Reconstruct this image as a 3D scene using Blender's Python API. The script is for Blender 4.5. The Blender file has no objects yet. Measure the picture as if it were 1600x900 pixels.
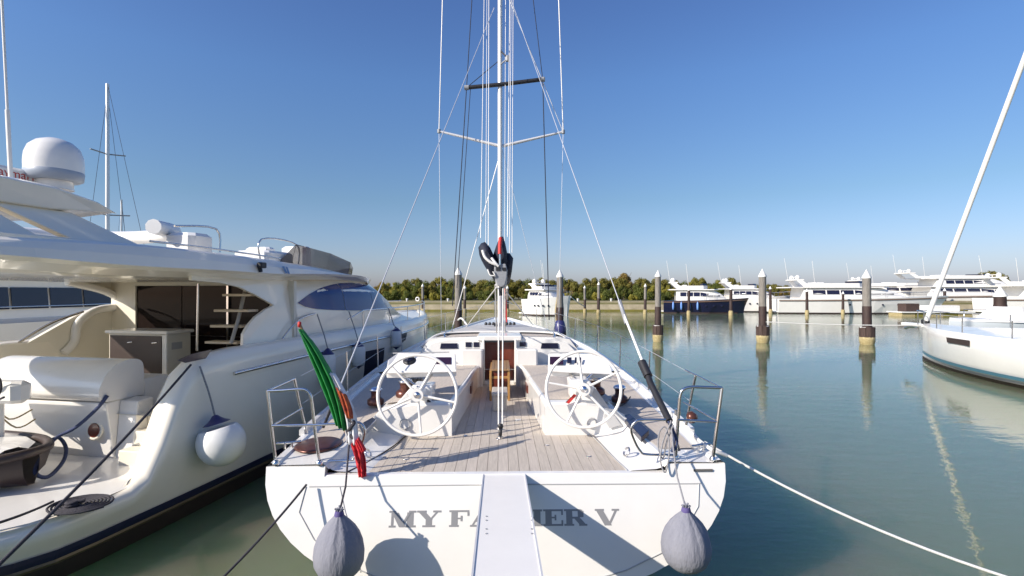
import bpy, math, random
from mathutils import Vector, Matrix, Quaternion
R = math.radians
random.seed(7)
C = bpy.context.scene
col = C.collection
# ------------------------------------------------------------------ camera, sky, sun
CAMZ, FPX, HOR = 3.0, 800.0, 456.0
cd = bpy.data.cameras.new('camera'); cam = bpy.data.objects.new('camera', cd); col.objects.link(cam)
cd.sensor_width = 36; cd.lens = 18; cd.clip_end = 3000; cd.clip_start = 0.05
cam.location = (0, 0, CAMZ); cam.rotation_euler = (R(90), 0, 0); cd.shift_y = 6/1600
C.camera = cam
C.cycles.diffuse_bounces = 8
SUNV = Vector((-1.5, -0.88, 1.0)).normalized()
EL = math.asin(SUNV.z); AZ = math.atan2(SUNV.x, SUNV.y)
w = bpy.data.worlds.new('World'); C.world = w; w.use_nodes = True
nt = w.node_tree; bg = nt.nodes['Background']
sky = nt.nodes.new('ShaderNodeTexSky'); sky.sky_type = 'NISHITA'; sky.sun_disc = False
sky.sun_elevation = EL; sky.sun_rotation = AZ % (2*math.pi); sky.air_density = 1.0; sky.dust_density = 1.0; sky.ozone_density = 3.0
tcw = nt.nodes.new('ShaderNodeTexCoord'); sxyz = nt.nodes.new('ShaderNodeSeparateXYZ'); rmp = nt.nodes.new('ShaderNodeValToRGB'); mxc = nt.nodes.new('ShaderNodeMix')
nt.links.new(tcw.outputs['Generated'], sxyz.inputs[0]); nt.links.new(sxyz.outputs[2], rmp.inputs[0])
els = rmp.color_ramp.elements
for i, (p_, c_) in enumerate([(0, (.47, .47, .65)), (.05, (.47, .465, .58)), (.17, (.41, .465, .51)), (.37, (.41, .52, .66)), (.55, (.37, .455, .66)), (1, (.37, .455, .66))]):
    e_ = els[i] if i < 2 else els.new(p_)
    e_.position = p_; e_.color = (*c_, 1)
els[1].position = els[1].position
mxc.data_type = 'RGBA'; mxc.blend_type = 'MULTIPLY'; mxc.inputs[0].default_value = 1
nt.links.new(sky.outputs[0], mxc.inputs[6]); nt.links.new(rmp.outputs[0], mxc.inputs[7]); nt.links.new(mxc.outputs[2], bg.inputs[0]); bg.inputs[1].default_value = 0.14
sd = bpy.data.lights.new('sun', 'SUN'); sd.energy = 4.0; sd.angle = R(0.5); sd.color = (1, 0.91, 0.79)
sun = bpy.data.objects.new('sun', sd); col.objects.link(sun); sun.rotation_euler = SUNV.to_track_quat('Z', 'Y').to_euler(); sun.location = (-30, -10, 30)
C.view_settings.view_transform = 'Standard'; C.view_settings.look = 'None'; C.view_settings.exposure = 0.8
def P(px, py, Y): return Vector(((px-800)/FPX*Y, Y, CAMZ+(HOR-py)/FPX*Y))
def PZ(px, py, z):
    Y = (CAMZ-z)*FPX/(py-HOR); return P(px, py, Y)
# ------------------------------------------------------------------ materials
def mat(name, c, rough=.5, metal=0, var=0.0, vscale=6, bump=0.0, bscale=40, spec=.5, coat=0, c2=None, stretch=None, alpha=None, trans=0, rvar=0):
    m = bpy.data.materials.new(name); m.use_nodes = True; n = m.node_tree.nodes; l = m.node_tree.links
    b = n['Principled BSDF']; b.inputs['Roughness'].default_value = rough; b.inputs['Metallic'].default_value = metal
    b.inputs['Specular IOR Level'].default_value = spec; b.inputs['Coat Weight'].default_value = coat
    b.inputs['Base Color'].default_value = (*c, 1)
    if alpha is not None: b.inputs['Alpha'].default_value = alpha
    if trans: b.inputs['Transmission Weight'].default_value = trans
    tc = n.new('ShaderNodeTexCoord'); src = tc.outputs['Object']
    if stretch:
        mp = n.new('ShaderNodeMapping'); mp.inputs['Scale'].default_value = stretch; l.new(src, mp.inputs[0]); src = mp.outputs[0]
    if var or c2:
        nz = n.new('ShaderNodeTexNoise'); nz.inputs['Scale'].default_value = vscale; nz.inputs['Detail'].default_value = 6; nz.inputs['Roughness'].default_value = .65
        l.new(src, nz.inputs[0])
        cr = n.new('ShaderNodeValToRGB'); cr.color_ramp.elements[0].position = .32; cr.color_ramp.elements[1].position = .68
        a = c2 if c2 else tuple(x*(1-var) for x in c)
        cr.color_ramp.elements[0].color = (*a, 1); cr.color_ramp.elements[1].color = (*c, 1)
        l.new(nz.outputs[0], cr.inputs[0]); l.new(cr.outputs[0], b.inputs['Base Color'])
        if rvar:
            mr = n.new('ShaderNodeMapRange'); mr.inputs[3].default_value = rough-rvar; mr.inputs[4].default_value = rough+rvar
            l.new(nz.outputs[0], mr.inputs[0]); l.new(mr.outputs[0], b.inputs['Roughness'])
    if bump:
        nb = n.new('ShaderNodeTexNoise'); nb.inputs['Scale'].default_value = bscale; nb.inputs['Detail'].default_value = 4; l.new(src, nb.inputs[0])
        bp = n.new('ShaderNodeBump'); bp.inputs['Strength'].default_value = bump; bp.inputs['Distance'].default_value = .02
        l.new(nb.outputs[0], bp.inputs['Height']); l.new(bp.outputs[0], b.inputs['Normal'])
    return m
M = {}
M['gel'] = mat('white_gelcoat', (.765, .75, .72), .22, var=.06, vscale=1.3, coat=.3, rvar=.08)
M['gelcream'] = mat('cream_gelcoat', (.89, .83, .71), .2, var=.05, vscale=1.1, coat=.4, rvar=.06)
M['gelgrey'] = mat('grey_non_slip_deck', (.50, .50, .49), .7, var=.12, vscale=5, bump=.3, bscale=300)
M['teak'] = mat('weathered_teak', (.53, .47, .40), .7, var=.22, vscale=7, bump=.25, bscale=60, stretch=(8, .6, 8))
M['teak2'] = mat('weathered_teak_pale', (.56, .495, .425), .7, var=.2, vscale=7, bump=.25, bscale=60, stretch=(8, .6, 8))
M['seam'] = mat('dark_seam', (.12, .115, .11), .6)
M['caulk'] = mat('brown_deck_caulking', (.455, .40, .345), .8)
M['softseam'] = mat('grey_seam', (.42, .42, .42), .5)
M['steel'] = mat('polished_steel', (.72, .70, .68), .16, metal=1, var=.1, vscale=12)
M['alu'] = mat('anodised_mast_metal', (.74, .73, .72), .35, metal=.35, var=.06, vscale=3)
M['white'] = mat('white_paint', (.80, .775, .73), .3, var=.04, vscale=4)
M['wire'] = mat('white_rope', (.72, .71, .68), .6, var=.15, vscale=30)
M['rigwire'] = mat('steel_wire', (.62, .63, .65), .35, metal=.4)
M['darkrope'] = mat('dark_rope', (.045, .042, .055), .8, var=.4, vscale=60, bump=.5, bscale=150)
M['bluerope'] = mat('navy_rope', (.05, .07, .16), .8, var=.4, vscale=50, bump=.5, bscale=150)
M['greyrope'] = mat('grey_rope', (.28, .28, .30), .8, var=.4, vscale=60)
M['tanrope'] = mat('tan_rope', (.45, .36, .20), .8, var=.3, vscale=30)
M['black'] = mat('black_rubber', (.02, .02, .024), .5, var=.3, vscale=10)
M['navy'] = mat('navy_canvas', (.012, .016, .035), .75, var=.4, vscale=5, bump=.5, bscale=9)
M['greycast'] = mat('grey_boom_casting', (.30, .31, .33), .45, var=.2, vscale=10)
M['red'] = mat('red_webbing', (.55, .03, .025), .6, var=.15, vscale=8)
M['smoke'] = mat('dark_smoked_glass', (.015, .017, .04), .06, spec=.4)
M['purple'] = mat('tinted_hatch_glass', (.03, .012, .03), .1, spec=.8)
M['mahog'] = mat('mahogany', (.16, .035, .02), .3, var=.35, vscale=6, stretch=(6, 6, .6), coat=.3)
M['wood'] = mat('varnished_table_teak', (.36, .22, .11), .42, var=.3, vscale=7, stretch=(8, .8, 8), coat=.2)
M['woodpost'] = mat('golden_table_legs', (.40, .215, .07), .4, var=.2, vscale=6, coat=.2)
M['drum'] = mat('bronze_brown_winch', (.15, .06, .045), .3, metal=.5, var=.3, vscale=9)
M['chrome'] = mat('chrome', (.8, .8, .82), .08, metal=1)
M['fabric'] = mat('lilac_grey_fender_cloth', (.24, .245, .28), .9, vscale=4, bump=.45, bscale=40, c2=(.18, .185, .225), stretch=(1, 1, .35))
M['purplecloth'] = mat('purple_cord', (.10, .08, .22), .8)
M['vinyl'] = mat('white_vinyl', (.78, .78, .77), .35, var=.1, vscale=3)
M['vnavy'] = mat('navy_vinyl', (.03, .03, .12), .35)
M['green'] = mat('green_flag_cloth', (.015, .26, .05), .75, var=.3, vscale=6)
M['flagwhite'] = mat('white_flag_cloth', (.75, .74, .76), .8, var=.1, vscale=6)
M['flagred'] = mat('red_flag_cloth', (.62, .02, .03), .75, var=.3, vscale=6)
M['emblem'] = mat('rust_and_gold_emblem', (.55, .13, .03), .8, c2=(.25, .03, .02), vscale=14)
M['letter'] = mat('grey_lettering', (.24, .24, .25), .4)
M['boot'] = mat('navy_boot_stripe', (.02, .02, .06), .3)
M['antifoul'] = mat('dark_brown_antifoul', (.035, .022, .018), .6, var=.3, vscale=5)
M['gold'] = mat('bronze_stripe', (.16, .12, .07), .4, metal=.3)
M['blueglass'] = mat('blue_tinted_glass', (.012, .03, .17), .1, spec=.25)
M['saloon'] = mat('brown_saloon_glass', (.016, .011, .010), .03, spec=.09)
M['screen'] = mat('smoked_wind_screen', (.06, .06, .085), .08, alpha=.6, spec=.5, c2=(.04, .04, .06), vscale=1.5)
M['cream'] = mat('cream_panel', (.74, .70, .60), .45, var=.05, vscale=2)
M['dark'] = mat('dark_brown_panel', (.045, .028, .024), .45, var=.2, vscale=4)
M['tread'] = mat('beige_stair_tread', (.62, .52, .38), .5)
M['domeband'] = mat('grey_dome_band', (.33, .37, .43), .4)
M['redtext'] = mat('red_print', (.45, .04, .03), .5)
M['greytext'] = mat('faint_grey_print', (.45, .46, .50), .5)
M['bluemark'] = mat('blue_emblem_paint', (.10, .22, .45), .4)
M['concrete'] = mat('weathered_concrete_quay', (.38, .33, .23), .9, c2=(.22, .19, .12), vscale=.7, bump=.6, bscale=6)
M['weed'] = mat('yellow_green_weed', (.22, .19, .03), .9, c2=(.12, .11, .03), vscale=3, bump=.6, bscale=9)
M['earth'] = mat('dry_grass_ground', (.19, .17, .08), .95, c2=(.12, .12, .05), vscale=.4, bump=.4, bscale=4)
M['pilegrey'] = mat('weathered_grey_pile_timber', (.27, .245, .22), .85, c2=(.13, .12, .105), vscale=5, stretch=(5, 5, .5), bump=.6, bscale=18)
M['pilebrown'] = mat('wet_brown_pile_timber', (.05, .024, .018), .7, c2=(.02, .012, .011), vscale=4, stretch=(4, 4, .6), bump=.6, bscale=14)
M['pileplank'] = mat('dark_fender_planks', (.085, .05, .04), .8, c2=(.03, .02, .018), vscale=4, stretch=(5, 5, .6), bump=.7, bscale=14)
M['barnacle'] = mat('pale_barnacle_band', (.45, .38, .22), .95, c2=(.26, .20, .08), vscale=9, bump=.9, bscale=20)
M['algae'] = mat('mustard_algae_band', (.30, .21, .03), .9, c2=(.12, .09, .02), vscale=8, bump=.9, bscale=20)
M['cap'] = mat('white_pile_cap', (.78, .77, .74), .5, var=.15, vscale=5)
M['navyhull'] = mat('navy_hull_paint', (.008, .009, .035), .12, coat=.4)
M['brownstripe'] = mat('brown_rubbing_strake', (.16, .10, .07), .4)
M['trunk'] = mat('tree_bark', (.20, .14, .085), .9, var=.4, vscale=5)
M['tealstripe'] = mat('teal_blue_stripe', (.07, .19, .27), .35)
M['greyboat'] = mat('pale_grey_hull', (.48, .52, .55), .3)
M['lightblue'] = mat('light_blue_vinyl', (.14, .28, .62), .4)
M['metalplat'] = mat('ribbed_platform_edge', (.55, .54, .52), .4, metal=.3, var=.35, vscale=9, stretch=(10, 1, 1))
def leafmat(name, c, c2):
    m = mat(name, c, .7, c2=c2, vscale=1.4, spec=.2)
    n = m.node_tree.nodes; l = m.node_tree.links; b = n['Principled BSDF']; out = n['Material Output']
    tr = n.new('ShaderNodeBsdfTranslucent'); tr.inputs[0].default_value = (c[0]*1.2, c[1]*1.25, c[2], 1); mx = n.new('ShaderNodeMixShader'); mx.inputs[0].default_value = .4
    l.new(b.outputs[0], mx.inputs[1]); l.new(tr.outputs[0], mx.inputs[2]); l.new(mx.outputs[0], out.inputs[0])
    return m
M['leafA'] = leafmat('olive_foliage', (.27, .24, .06), (.16, .15, .04))
M['leafB'] = leafmat('dark_green_foliage', (.17, .19, .045), (.09, .11, .03))
M['leafC'] = leafmat('yellow_green_foliage', (.36, .32, .06), (.22, .21, .05))
M['leafD'] = leafmat('autumn_brown_foliage', (.29, .21, .065), (.18, .13, .045))
def water_mat():
    m = bpy.data.materials.new('lagoon_water'); m.use_nodes = True; n = m.node_tree.nodes; l = m.node_tree.links
    b = n['Principled BSDF']; b.inputs['Roughness'].default_value = .025; b.inputs['IOR'].default_value = 1.42; b.inputs['Subsurface Weight'].default_value = 1; b.inputs['Subsurface Scale'].default_value = 9; b.inputs['Subsurface Radius'].default_value = (.6, 1.2, .8)
    tc = n.new('ShaderNodeTexCoord')
    nz = n.new('ShaderNodeTexNoise'); nz.inputs['Scale'].default_value = .12; nz.inputs['Detail'].default_value = 3; l.new(tc.outputs['Object'], nz.inputs[0])
    cr = n.new('ShaderNodeValToRGB'); cr.color_ramp.elements[0].position = .35; cr.color_ramp.elements[1].position = .7
    cr.color_ramp.elements[0].color = (.132, .172, .10, 1); cr.color_ramp.elements[1].color = (.145, .182, .115, 1)
    l.new(nz.outputs[0], cr.inputs[0]); l.new(cr.outputs[0], b.inputs['Base Color'])
    def noise(sx, sy, sc, det):
        mp = n.new('ShaderNodeMapping'); mp.inputs['Scale'].default_value = (sx, sy, 1); l.new(tc.outputs['Object'], mp.inputs[0])
        q = n.new('ShaderNodeTexNoise'); q.inputs['Scale'].default_value = sc; q.inputs['Detail'].default_value = det; l.new(mp.outputs[0], q.inputs[0]); return q
    a = noise(.7, 1.6, 1.7, 3); c = noise(.8, 1.5, 7, 2); big = noise(1, 1, .07, 2)
    mx = n.new('ShaderNodeMath'); mx.operation = 'MULTIPLY_ADD'; mx.inputs[1].default_value = .34; l.new(c.outputs[0], mx.inputs[0]); l.new(a.outputs[0], mx.inputs[2])
    mr = n.new('ShaderNodeMapRange'); mr.inputs[1].default_value = .4; mr.inputs[2].default_value = .62; mr.inputs[3].default_value = .35; mr.inputs[4].default_value = 1.0; l.new(big.outputs[0], mr.inputs[0])
    bp = n.new('ShaderNodeBump'); bp.inputs['Distance'].default_value = .014; l.new(mr.outputs[0], bp.inputs['Strength']); l.new(mx.outputs[0], bp.inputs['Height']); l.new(bp.outputs[0], b.inputs['Normal'])
    return m
M['water'] = water_mat()
# ------------------------------------------------------------------ mesh helpers
I4 = Matrix.Identity(4)
class MB:
    def __init__(s, X=I4): s.v = []; s.f = []; s.sm = []; s.X = X
    def add(s, vs, fs, smooth=False):
        o = len(s.v); s.v += [s.X @ Vector(q) for q in vs]; s.f += [tuple(i+o for i in f) for f in fs]; s.sm += [smooth]*len(fs); return s
    def box(s, a, b, bev=0.0):
        x0, y0, z0 = a; x1, y1, z1 = b
        if bev <= 0:
            return s.add([(x0,y0,z0),(x1,y0,z0),(x1,y1,z0),(x0,y1,z0),(x0,y0,z1),(x1,y0,z1),(x1,y1,z1),(x0,y1,z1)],
                         [(0,3,2,1),(4,5,6,7),(0,1,5,4),(1,2,6,5),(2,3,7,6),(3,0,4,7)])
        e = bev
        ring = lambda i, z: [(x0+i+e,y0+i,z),(x1-i-e,y0+i,z),(x1-i,y0+i+e,z),(x1-i,y1-i-e,z),(x1-i-e,y1-i,z),(x0+i+e,y1-i,z),(x0+i,y1-i-e,z),(x0+i,y0+i+e,z)]
        return s.loft([ring(e*.7, z0), ring(0, z0+e*.7), ring(0, z1-e*.7), ring(e*.7, z1)], closed=True, caps=True)
    def loft(s, rings, closed=False, caps=False, smooth=False):
        n = len(rings[0]); vs = [p for r in rings for p in r]; fs = []
        for i in range(len(rings)-1):
            for j in range(n if closed else n-1):
                k = (j+1) % n; fs.append((i*n+j, i*n+k, (i+1)*n+k, (i+1)*n+j))
        s.add(vs, fs, smooth)
        if caps:
            s.add(rings[0], [tuple(range(n))[::-1]]); s.add(rings[-1], [tuple(range(n))])
        return s
    def tube(s, pts, r, seg=8, smooth=True, r2=None):
        pts = [Vector(p) for p in pts]; rings = []; up = None
        for i, p in enumerate(pts):
            d = (pts[min(i+1, len(pts)-1)]-pts[max(i-1, 0)])
            d = d.normalized() if d.length > 1e-9 else Vector((0, 0, 1))
            if up is None: up = d.orthogonal().normalized()
            a = (up - d*up.dot(d)); a = a.normalized() if a.length > 1e-6 else d.orthogonal().normalized(); up = a
            b = d.cross(a); rr = r if r2 is None else r+(r2-r)*i/(len(pts)-1)
            rings.append([p+(a*math.cos(t)+b*math.sin(t))*rr for t in [2*math.pi*k/seg for k in range(seg)]])
        return s.loft(rings, True, True, smooth)
    def lathe(s, prof, c=(0,0,0), axis=(0,0,1), seg=24, smooth=True, sq=(1,1)):
        q = Vector((0,0,1)).rotation_difference(Vector(axis)); c = Vector(c)
        rings = [[c+q@Vector((r*math.cos(2*math.pi*k/seg)*sq[0], r*math.sin(2*math.pi*k/seg)*sq[1], z)) for k in range(seg)] for r, z in prof]
        return s.loft(rings, True, True, smooth)
    def prism(s, poly, ext):
        ext = Vector(ext); a = [Vector(p) for p in poly]; b = [p+ext for p in a]; n = len(a)
        s.add(a+b, [tuple(range(n))[::-1], tuple(range(n, 2*n))]+[(i, (i+1) % n, n+(i+1) % n, n+i) for i in range(n)]); return s
    def torus(s, c, R_, r, nrm=(0,0,1), seg=40, ms=8, sq=(1,1), a0=0, a1=360):
        q = Vector((0,0,1)).rotation_difference(Vector(nrm)); full = a1-a0 >= 360
        N = seg if full else seg+1; rings = []
        for i in range(N):
            t = R(a0+(a1-a0)*i/seg)
            rings.append([Vector(c)+q@Vector(((R_+r*math.cos(u))*math.cos(t)*sq[0], (R_+r*math.cos(u))*math.sin(t)*sq[1], r*math.sin(u))) for u in [2*math.pi*k/ms for k in range(ms)]])
        if full: rings.append(rings[0])
        return s.loft(rings, True, not full, True)
    def build(s, name, m, parent=None, bevel=0, subs=0, **props):
        inv = I4
        if parent is not None:
            inv = world(parent).inverted()
        me = bpy.data.meshes.new(name); me.from_pydata([inv @ p for p in s.v], [], s.f); me.update()
        me.materials.append(M[m] if isinstance(m, str) else m)
        me.polygons.foreach_set('use_smooth', s.sm)
        o = bpy.data.objects.new(name, me); col.objects.link(o)
        if parent is not None: o.parent = parent
        if bevel:
            b = o.modifiers.new('bevel', 'BEVEL'); b.width = bevel; b.segments = 2; b.limit_method = 'ANGLE'; b.angle_limit = R(40)
        if any(s.sm):
            pass
        for k, v in props.items(): o[k] = v
        return o
def world(o):
    m = Matrix.LocRotScale(o.location, o.rotation_euler, o.scale)
    return world(o.parent) @ m if o.parent else m
def thing(name, label, cat, loc=(0,0,0), rz=0, group=None):
    o = bpy.data.objects.new(name, None); col.objects.link(o); o.location = loc; o.rotation_euler = (0,0,rz); o.empty_display_size = .2
    o['label'] = label; o['category'] = cat
    if group: o['group'] = group
    return o
def node(name, parent):
    o = bpy.data.objects.new(name, None); col.objects.link(o); o.parent = parent; o.empty_display_size = .1; return o
def tag(o, label, cat, group=None):
    o['label'] = label; o['category'] = cat
    if group: o['group'] = group
    return o
def base(o):
    # put the origin of a single-mesh thing at the bottom of its bounds
    me = o.data; vs = [v.co for v in me.vertices]
    c = Vector(((min(v.x for v in vs)+max(v.x for v in vs))/2, (min(v.y for v in vs)+max(v.y for v in vs))/2, min(v.z for v in vs)))
    me.transform(Matrix.Translation(-c)); o.location = c; return o
def copy_tree(o, parent=None):
    c = o.copy(); col.objects.link(c); c.parent = parent
    for ch in o.children: copy_tree(ch, c)
    return c
def interp(tab, x):
    if x <= tab[0][0]: return tab[0][1]
    for (a, b), (c, d) in zip(tab, tab[1:]):
        if x <= c:
            t = (x-a)/(c-a); t2 = t
            return b+(d-b)*t2
    return tab[-1][1]
def smooth_interp(tab, x):
    xs = [t[0] for t in tab]; ys = [t[1] for t in tab]
    if x <= xs[0]: return ys[0]
    if x >= xs[-1]: return ys[-1]
    i = max(k for k in range(len(xs)) if xs[k] <= x); i = min(i, len(xs)-2)
    def sl(k):
        if k == 0: return (ys[1]-ys[0])/(xs[1]-xs[0])
        if k == len(xs)-1: return (ys[-1]-ys[-2])/(xs[-1]-xs[-2])
        return (ys[k+1]-ys[k-1])/(xs[k+1]-xs[k-1])
    h = xs[i+1]-xs[i]; t = (x-xs[i])/h
    return (2*t**3-3*t*t+1)*ys[i]+(t**3-2*t*t+t)*h*sl(i)+(-2*t**3+3*t*t)*ys[i+1]+(t**3-t*t)*h*sl(i+1)
def sag(a, b, drop, n=14):
    a = Vector(a); b = Vector(b)
    return [a.lerp(b, i/n)-Vector((0,0,drop*4*(i/n)*(1-i/n))) for i in range(n+1)]
def curve(pts, n=6):
    pts = [Vector(p) for p in pts]; out = []
    for i in range(len(pts)-1):
        p0 = pts[max(i-1,0)]; p1 = pts[i]; p2 = pts[i+1]; p3 = pts[min(i+2, len(pts)-1)]
        for k in range(n):
            t = k/n
            out.append(.5*((2*p1)+(p2-p0)*t+(2*p0-5*p1+4*p2-p3)*t*t+(3*p1-p0-3*p2+p3)*t**3))
    return out+[pts[-1]]
def text_mesh(body, size, ext):
    cu = bpy.data.curves.new('print', 'FONT'); cu.body = body; cu.size = size; cu.extrude = ext
    t = bpy.data.objects.new('print', cu); col.objects.link(t); bpy.context.view_layer.update()
    me = bpy.data.meshes.new_from_object(t.evaluated_get(bpy.context.evaluated_depsgraph_get()))
    vs = [v.co.copy() for v in me.vertices]; fs = [tuple(p.vertices) for p in me.polygons]
    bpy.data.objects.remove(t); bpy.data.curves.remove(cu); bpy.data.meshes.remove(me)
    return vs, fs
# ------------------------------------------------------------------ setting
MB().box((-900,-200,-6),(900,1500,0)).build('water', 'water', kind='structure')
QY = 79.0
MB().prism([(-300,QY,-1),(-300,QY+.5,1.35),(-300,QY+2.5,1.6),(-300,QY+14,1.75),(-300,1500,1.75),(-300,1500,-1)], (600,0,0)).build('far_shore_ground', 'earth', kind='structure')
fw = MB().prism([(-120,QY-.05,-1),(-120,QY-.05,.28),(-120,QY+.1,.3),(-120,QY+.55,1.3),(-120,QY+1.6,1.42),(-120,QY+1.6,-1)], (240,0,0)).build('embankment', 'concrete', kind='structure')
MB().box((-120,QY-.12,-1),(120,QY-.055,.26)).build('weed_line', 'weed', parent=fw)
cp = MB().box((-120,QY+.5,1.28),(120,QY+.95,1.52)).build('coping', 'concrete', parent=fw)
# near quay under the camera, behind the gangway end
MB().box((-25,-12,-1),(25,1.55,1.40)).build('near_quay', 'concrete', kind='structure')
# ------------------------------------------------------------------ trees on the far shore
def crown_mesh(seed, w_, h_, z0, n, m):
    rnd = random.Random(seed); clumps = []
    for _ in range(15):
        a = rnd.uniform(0, 6.28); rr = rnd.uniform(.1, .85)*w_; zz = z0+rnd.uniform(.05, .95)*h_
        k = 1-abs((zz-z0)/h_-.45)*1.1
        clumps.append((math.cos(a)*rr*k, math.sin(a)*rr*k, zz, rnd.uniform(.35, .6)*w_*.75))
    mb = MB()
    for _ in range(n):
        cx, cy, cz, cr = rnd.choice(clumps)
        d = Vector((rnd.gauss(0,1), rnd.gauss(0,1), rnd.gauss(0,1))).normalized()*cr*rnd.uniform(.55, 1.05)
        p = Vector((cx, cy, cz))+d*1.0
        nrm = (d.normalized()+Vector((rnd.uniform(-.7,.7), rnd.uniform(-.7,.7), rnd.uniform(-.3,.9)))).normalized()
        a = nrm.orthogonal().normalized(); b = nrm.cross(a); sz = rnd.uniform(.07, .16)
        t = rnd.uniform(0, 6.28); a, b = a*math.cos(t)+b*math.sin(t), b*math.cos(t)-a*math.sin(t)
        mb.add([p-a*sz, p-b*sz*.6, p+a*sz, p+b*sz*.6], [(0,1,2,3)])
    return mb.build('crown', m)
def trunk_mesh(seed, h_, r):
    rnd = random.Random(seed); mb = MB()
    mb.tube(curve([(0,0,-.3),(rnd.uniform(-.1,.1),0,h_*.35),(rnd.uniform(-.2,.2),rnd.uniform(-.2,.2),h_*.8)],3), r, 6, r2=r*.4)
    for _ in range(5):
        a = rnd.uniform(0,6.28); z = h_*rnd.uniform(.25,.6); L = h_*rnd.uniform(.25,.45)
        mb.tube([(0,0,z),(math.cos(a)*L*.6,math.sin(a)*L*.6,z+L*.6),(math.cos(a)*L*.8,math.sin(a)*L*.8,z+L)], r*.45, 5, r2=r*.12)
    return mb.build('trunk', 'trunk')
protos = []
specs = [('leafA',1.7,2.9,.7),('leafA',1.5,3.1,.6),('leafD',1.5,2.7,.7),('leafB',1.7,2.9,.4),('leafC',1.6,2.7,.6)]
lab = {'leafA':'olive green tree in the far shore tree line','leafB':'dark green tree in the far shore tree line','leafC':'yellow green tree in the far shore tree line','leafD':'autumn brown tree in the far shore tree line'}
for i,(m,w_,h_,z0) in enumerate(specs):
    t = thing('tree', lab[m], 'tree', (0,0,-50), 0, lab[m].replace(' tree in',' trees in'))
    for ch in (crown_mesh(10+i,w_,h_,z0,3200,m), trunk_mesh(30+i,h_+z0,.1)): ch.parent = t
    protos.append(t)
bprotos = []
for i,(m,w_,h_) in enumerate([('leafB',1.5,1.7),('leafC',1.1,1.2),('leafB',1.2,1.4)]):
    l_ = {'leafB':'rounded dark green shrub on the far bank','leafC':'small yellow green shrub on the far bank'}[m]
    t = thing('shrub', l_, 'shrub', (0,0,-50), 0, l_.replace('shrub','shrubs'))
    for ch in (crown_mesh(60+i,w_,h_,.15,1500,m), trunk_mesh(70+i,h_,.05)): ch.parent = t
    bprotos.append(t)
used = set()
def place(lst, i, x, y, z, s, r, sz=1):
    o = lst[i]
    if (id(lst), i) in used: o = copy_tree(lst[i])
    used.add((id(lst), i)); o.location = (x,y,z); o.scale = (s,s,s*sz); o.rotation_euler = (0,0,r); return o
rnd = random.Random(3)
x = 596
while x < 1345:
    Y = QY+rnd.uniform(9.5,11.5); top = 438 if x < 1150 else 446
    hz = CAMZ+(HOR-top-rnd.uniform(-3,4))/FPX*Y-1.7
    place(protos, rnd.choice([0,0,1,1,0,2,3,4]), (x-800)/FPX*Y, Y, 1.65, hz/3.6*rnd.uniform(.97,1.05), rnd.uniform(0,6.28))
    x += rnd.uniform(7.5,11)
x = 600
while x < 1345:
    Y = QY+rnd.uniform(6.2,8.5)
    place(protos, rnd.choice([0,1,2,3,3,4,0]), (x-800)/FPX*Y, Y, 1.6, rnd.uniform(.6,.8)*(1 if x < 1150 else .8), rnd.uniform(0,6.28))
    x += rnd.uniform(11,17)
x = 606
while x < 1060:
    Y = QY+rnd.uniform(3.6,5.2)
    place(bprotos, rnd.choice([0,0,1,2]), (x-800)/FPX*Y, Y, 1.5, rnd.uniform(.65,1.05), rnd.uniform(0,6.28))
    x += rnd.uniform(10,26)
for px,top,m in [(1541,431,0),(1553,429,0),(1563,433,1),(1530,437,2)]:
    Y = 150; hz = CAMZ+(HOR-top)/FPX*Y-1.7
    place(protos, m, (px-800)/FPX*Y, Y, 1.65, hz/3.6*1.1, px)
# the one taller tree that rises above the line near the pale rod
t_ = copy_tree(protos[2]); t_['label'] = 'tall rounded tree standing higher than the rest of the tree line'; t_.location = ((972-800)/FPX*98, 98, 1.7); s_ = 1.55
del t_['group']; t_.scale = (s_,s_,s_*.95)
for px, c in [(636,'bollard'),(700,'bollard'),(903,'bollard'),(955,'bollard')]:
    p = ((px-800)/FPX*(QY+1.3), QY+1.3)
    b = MB().lathe([(.16,0),(.14,.35),(.2,.42),(.2,.5),(.0,.55)], (p[0],p[1],1.42), seg=10).build('bollard', 'cap')
    tag(b, 'white bollard on the far embankment', 'bollard', 'bollards on the far embankment'); base(b)
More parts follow.
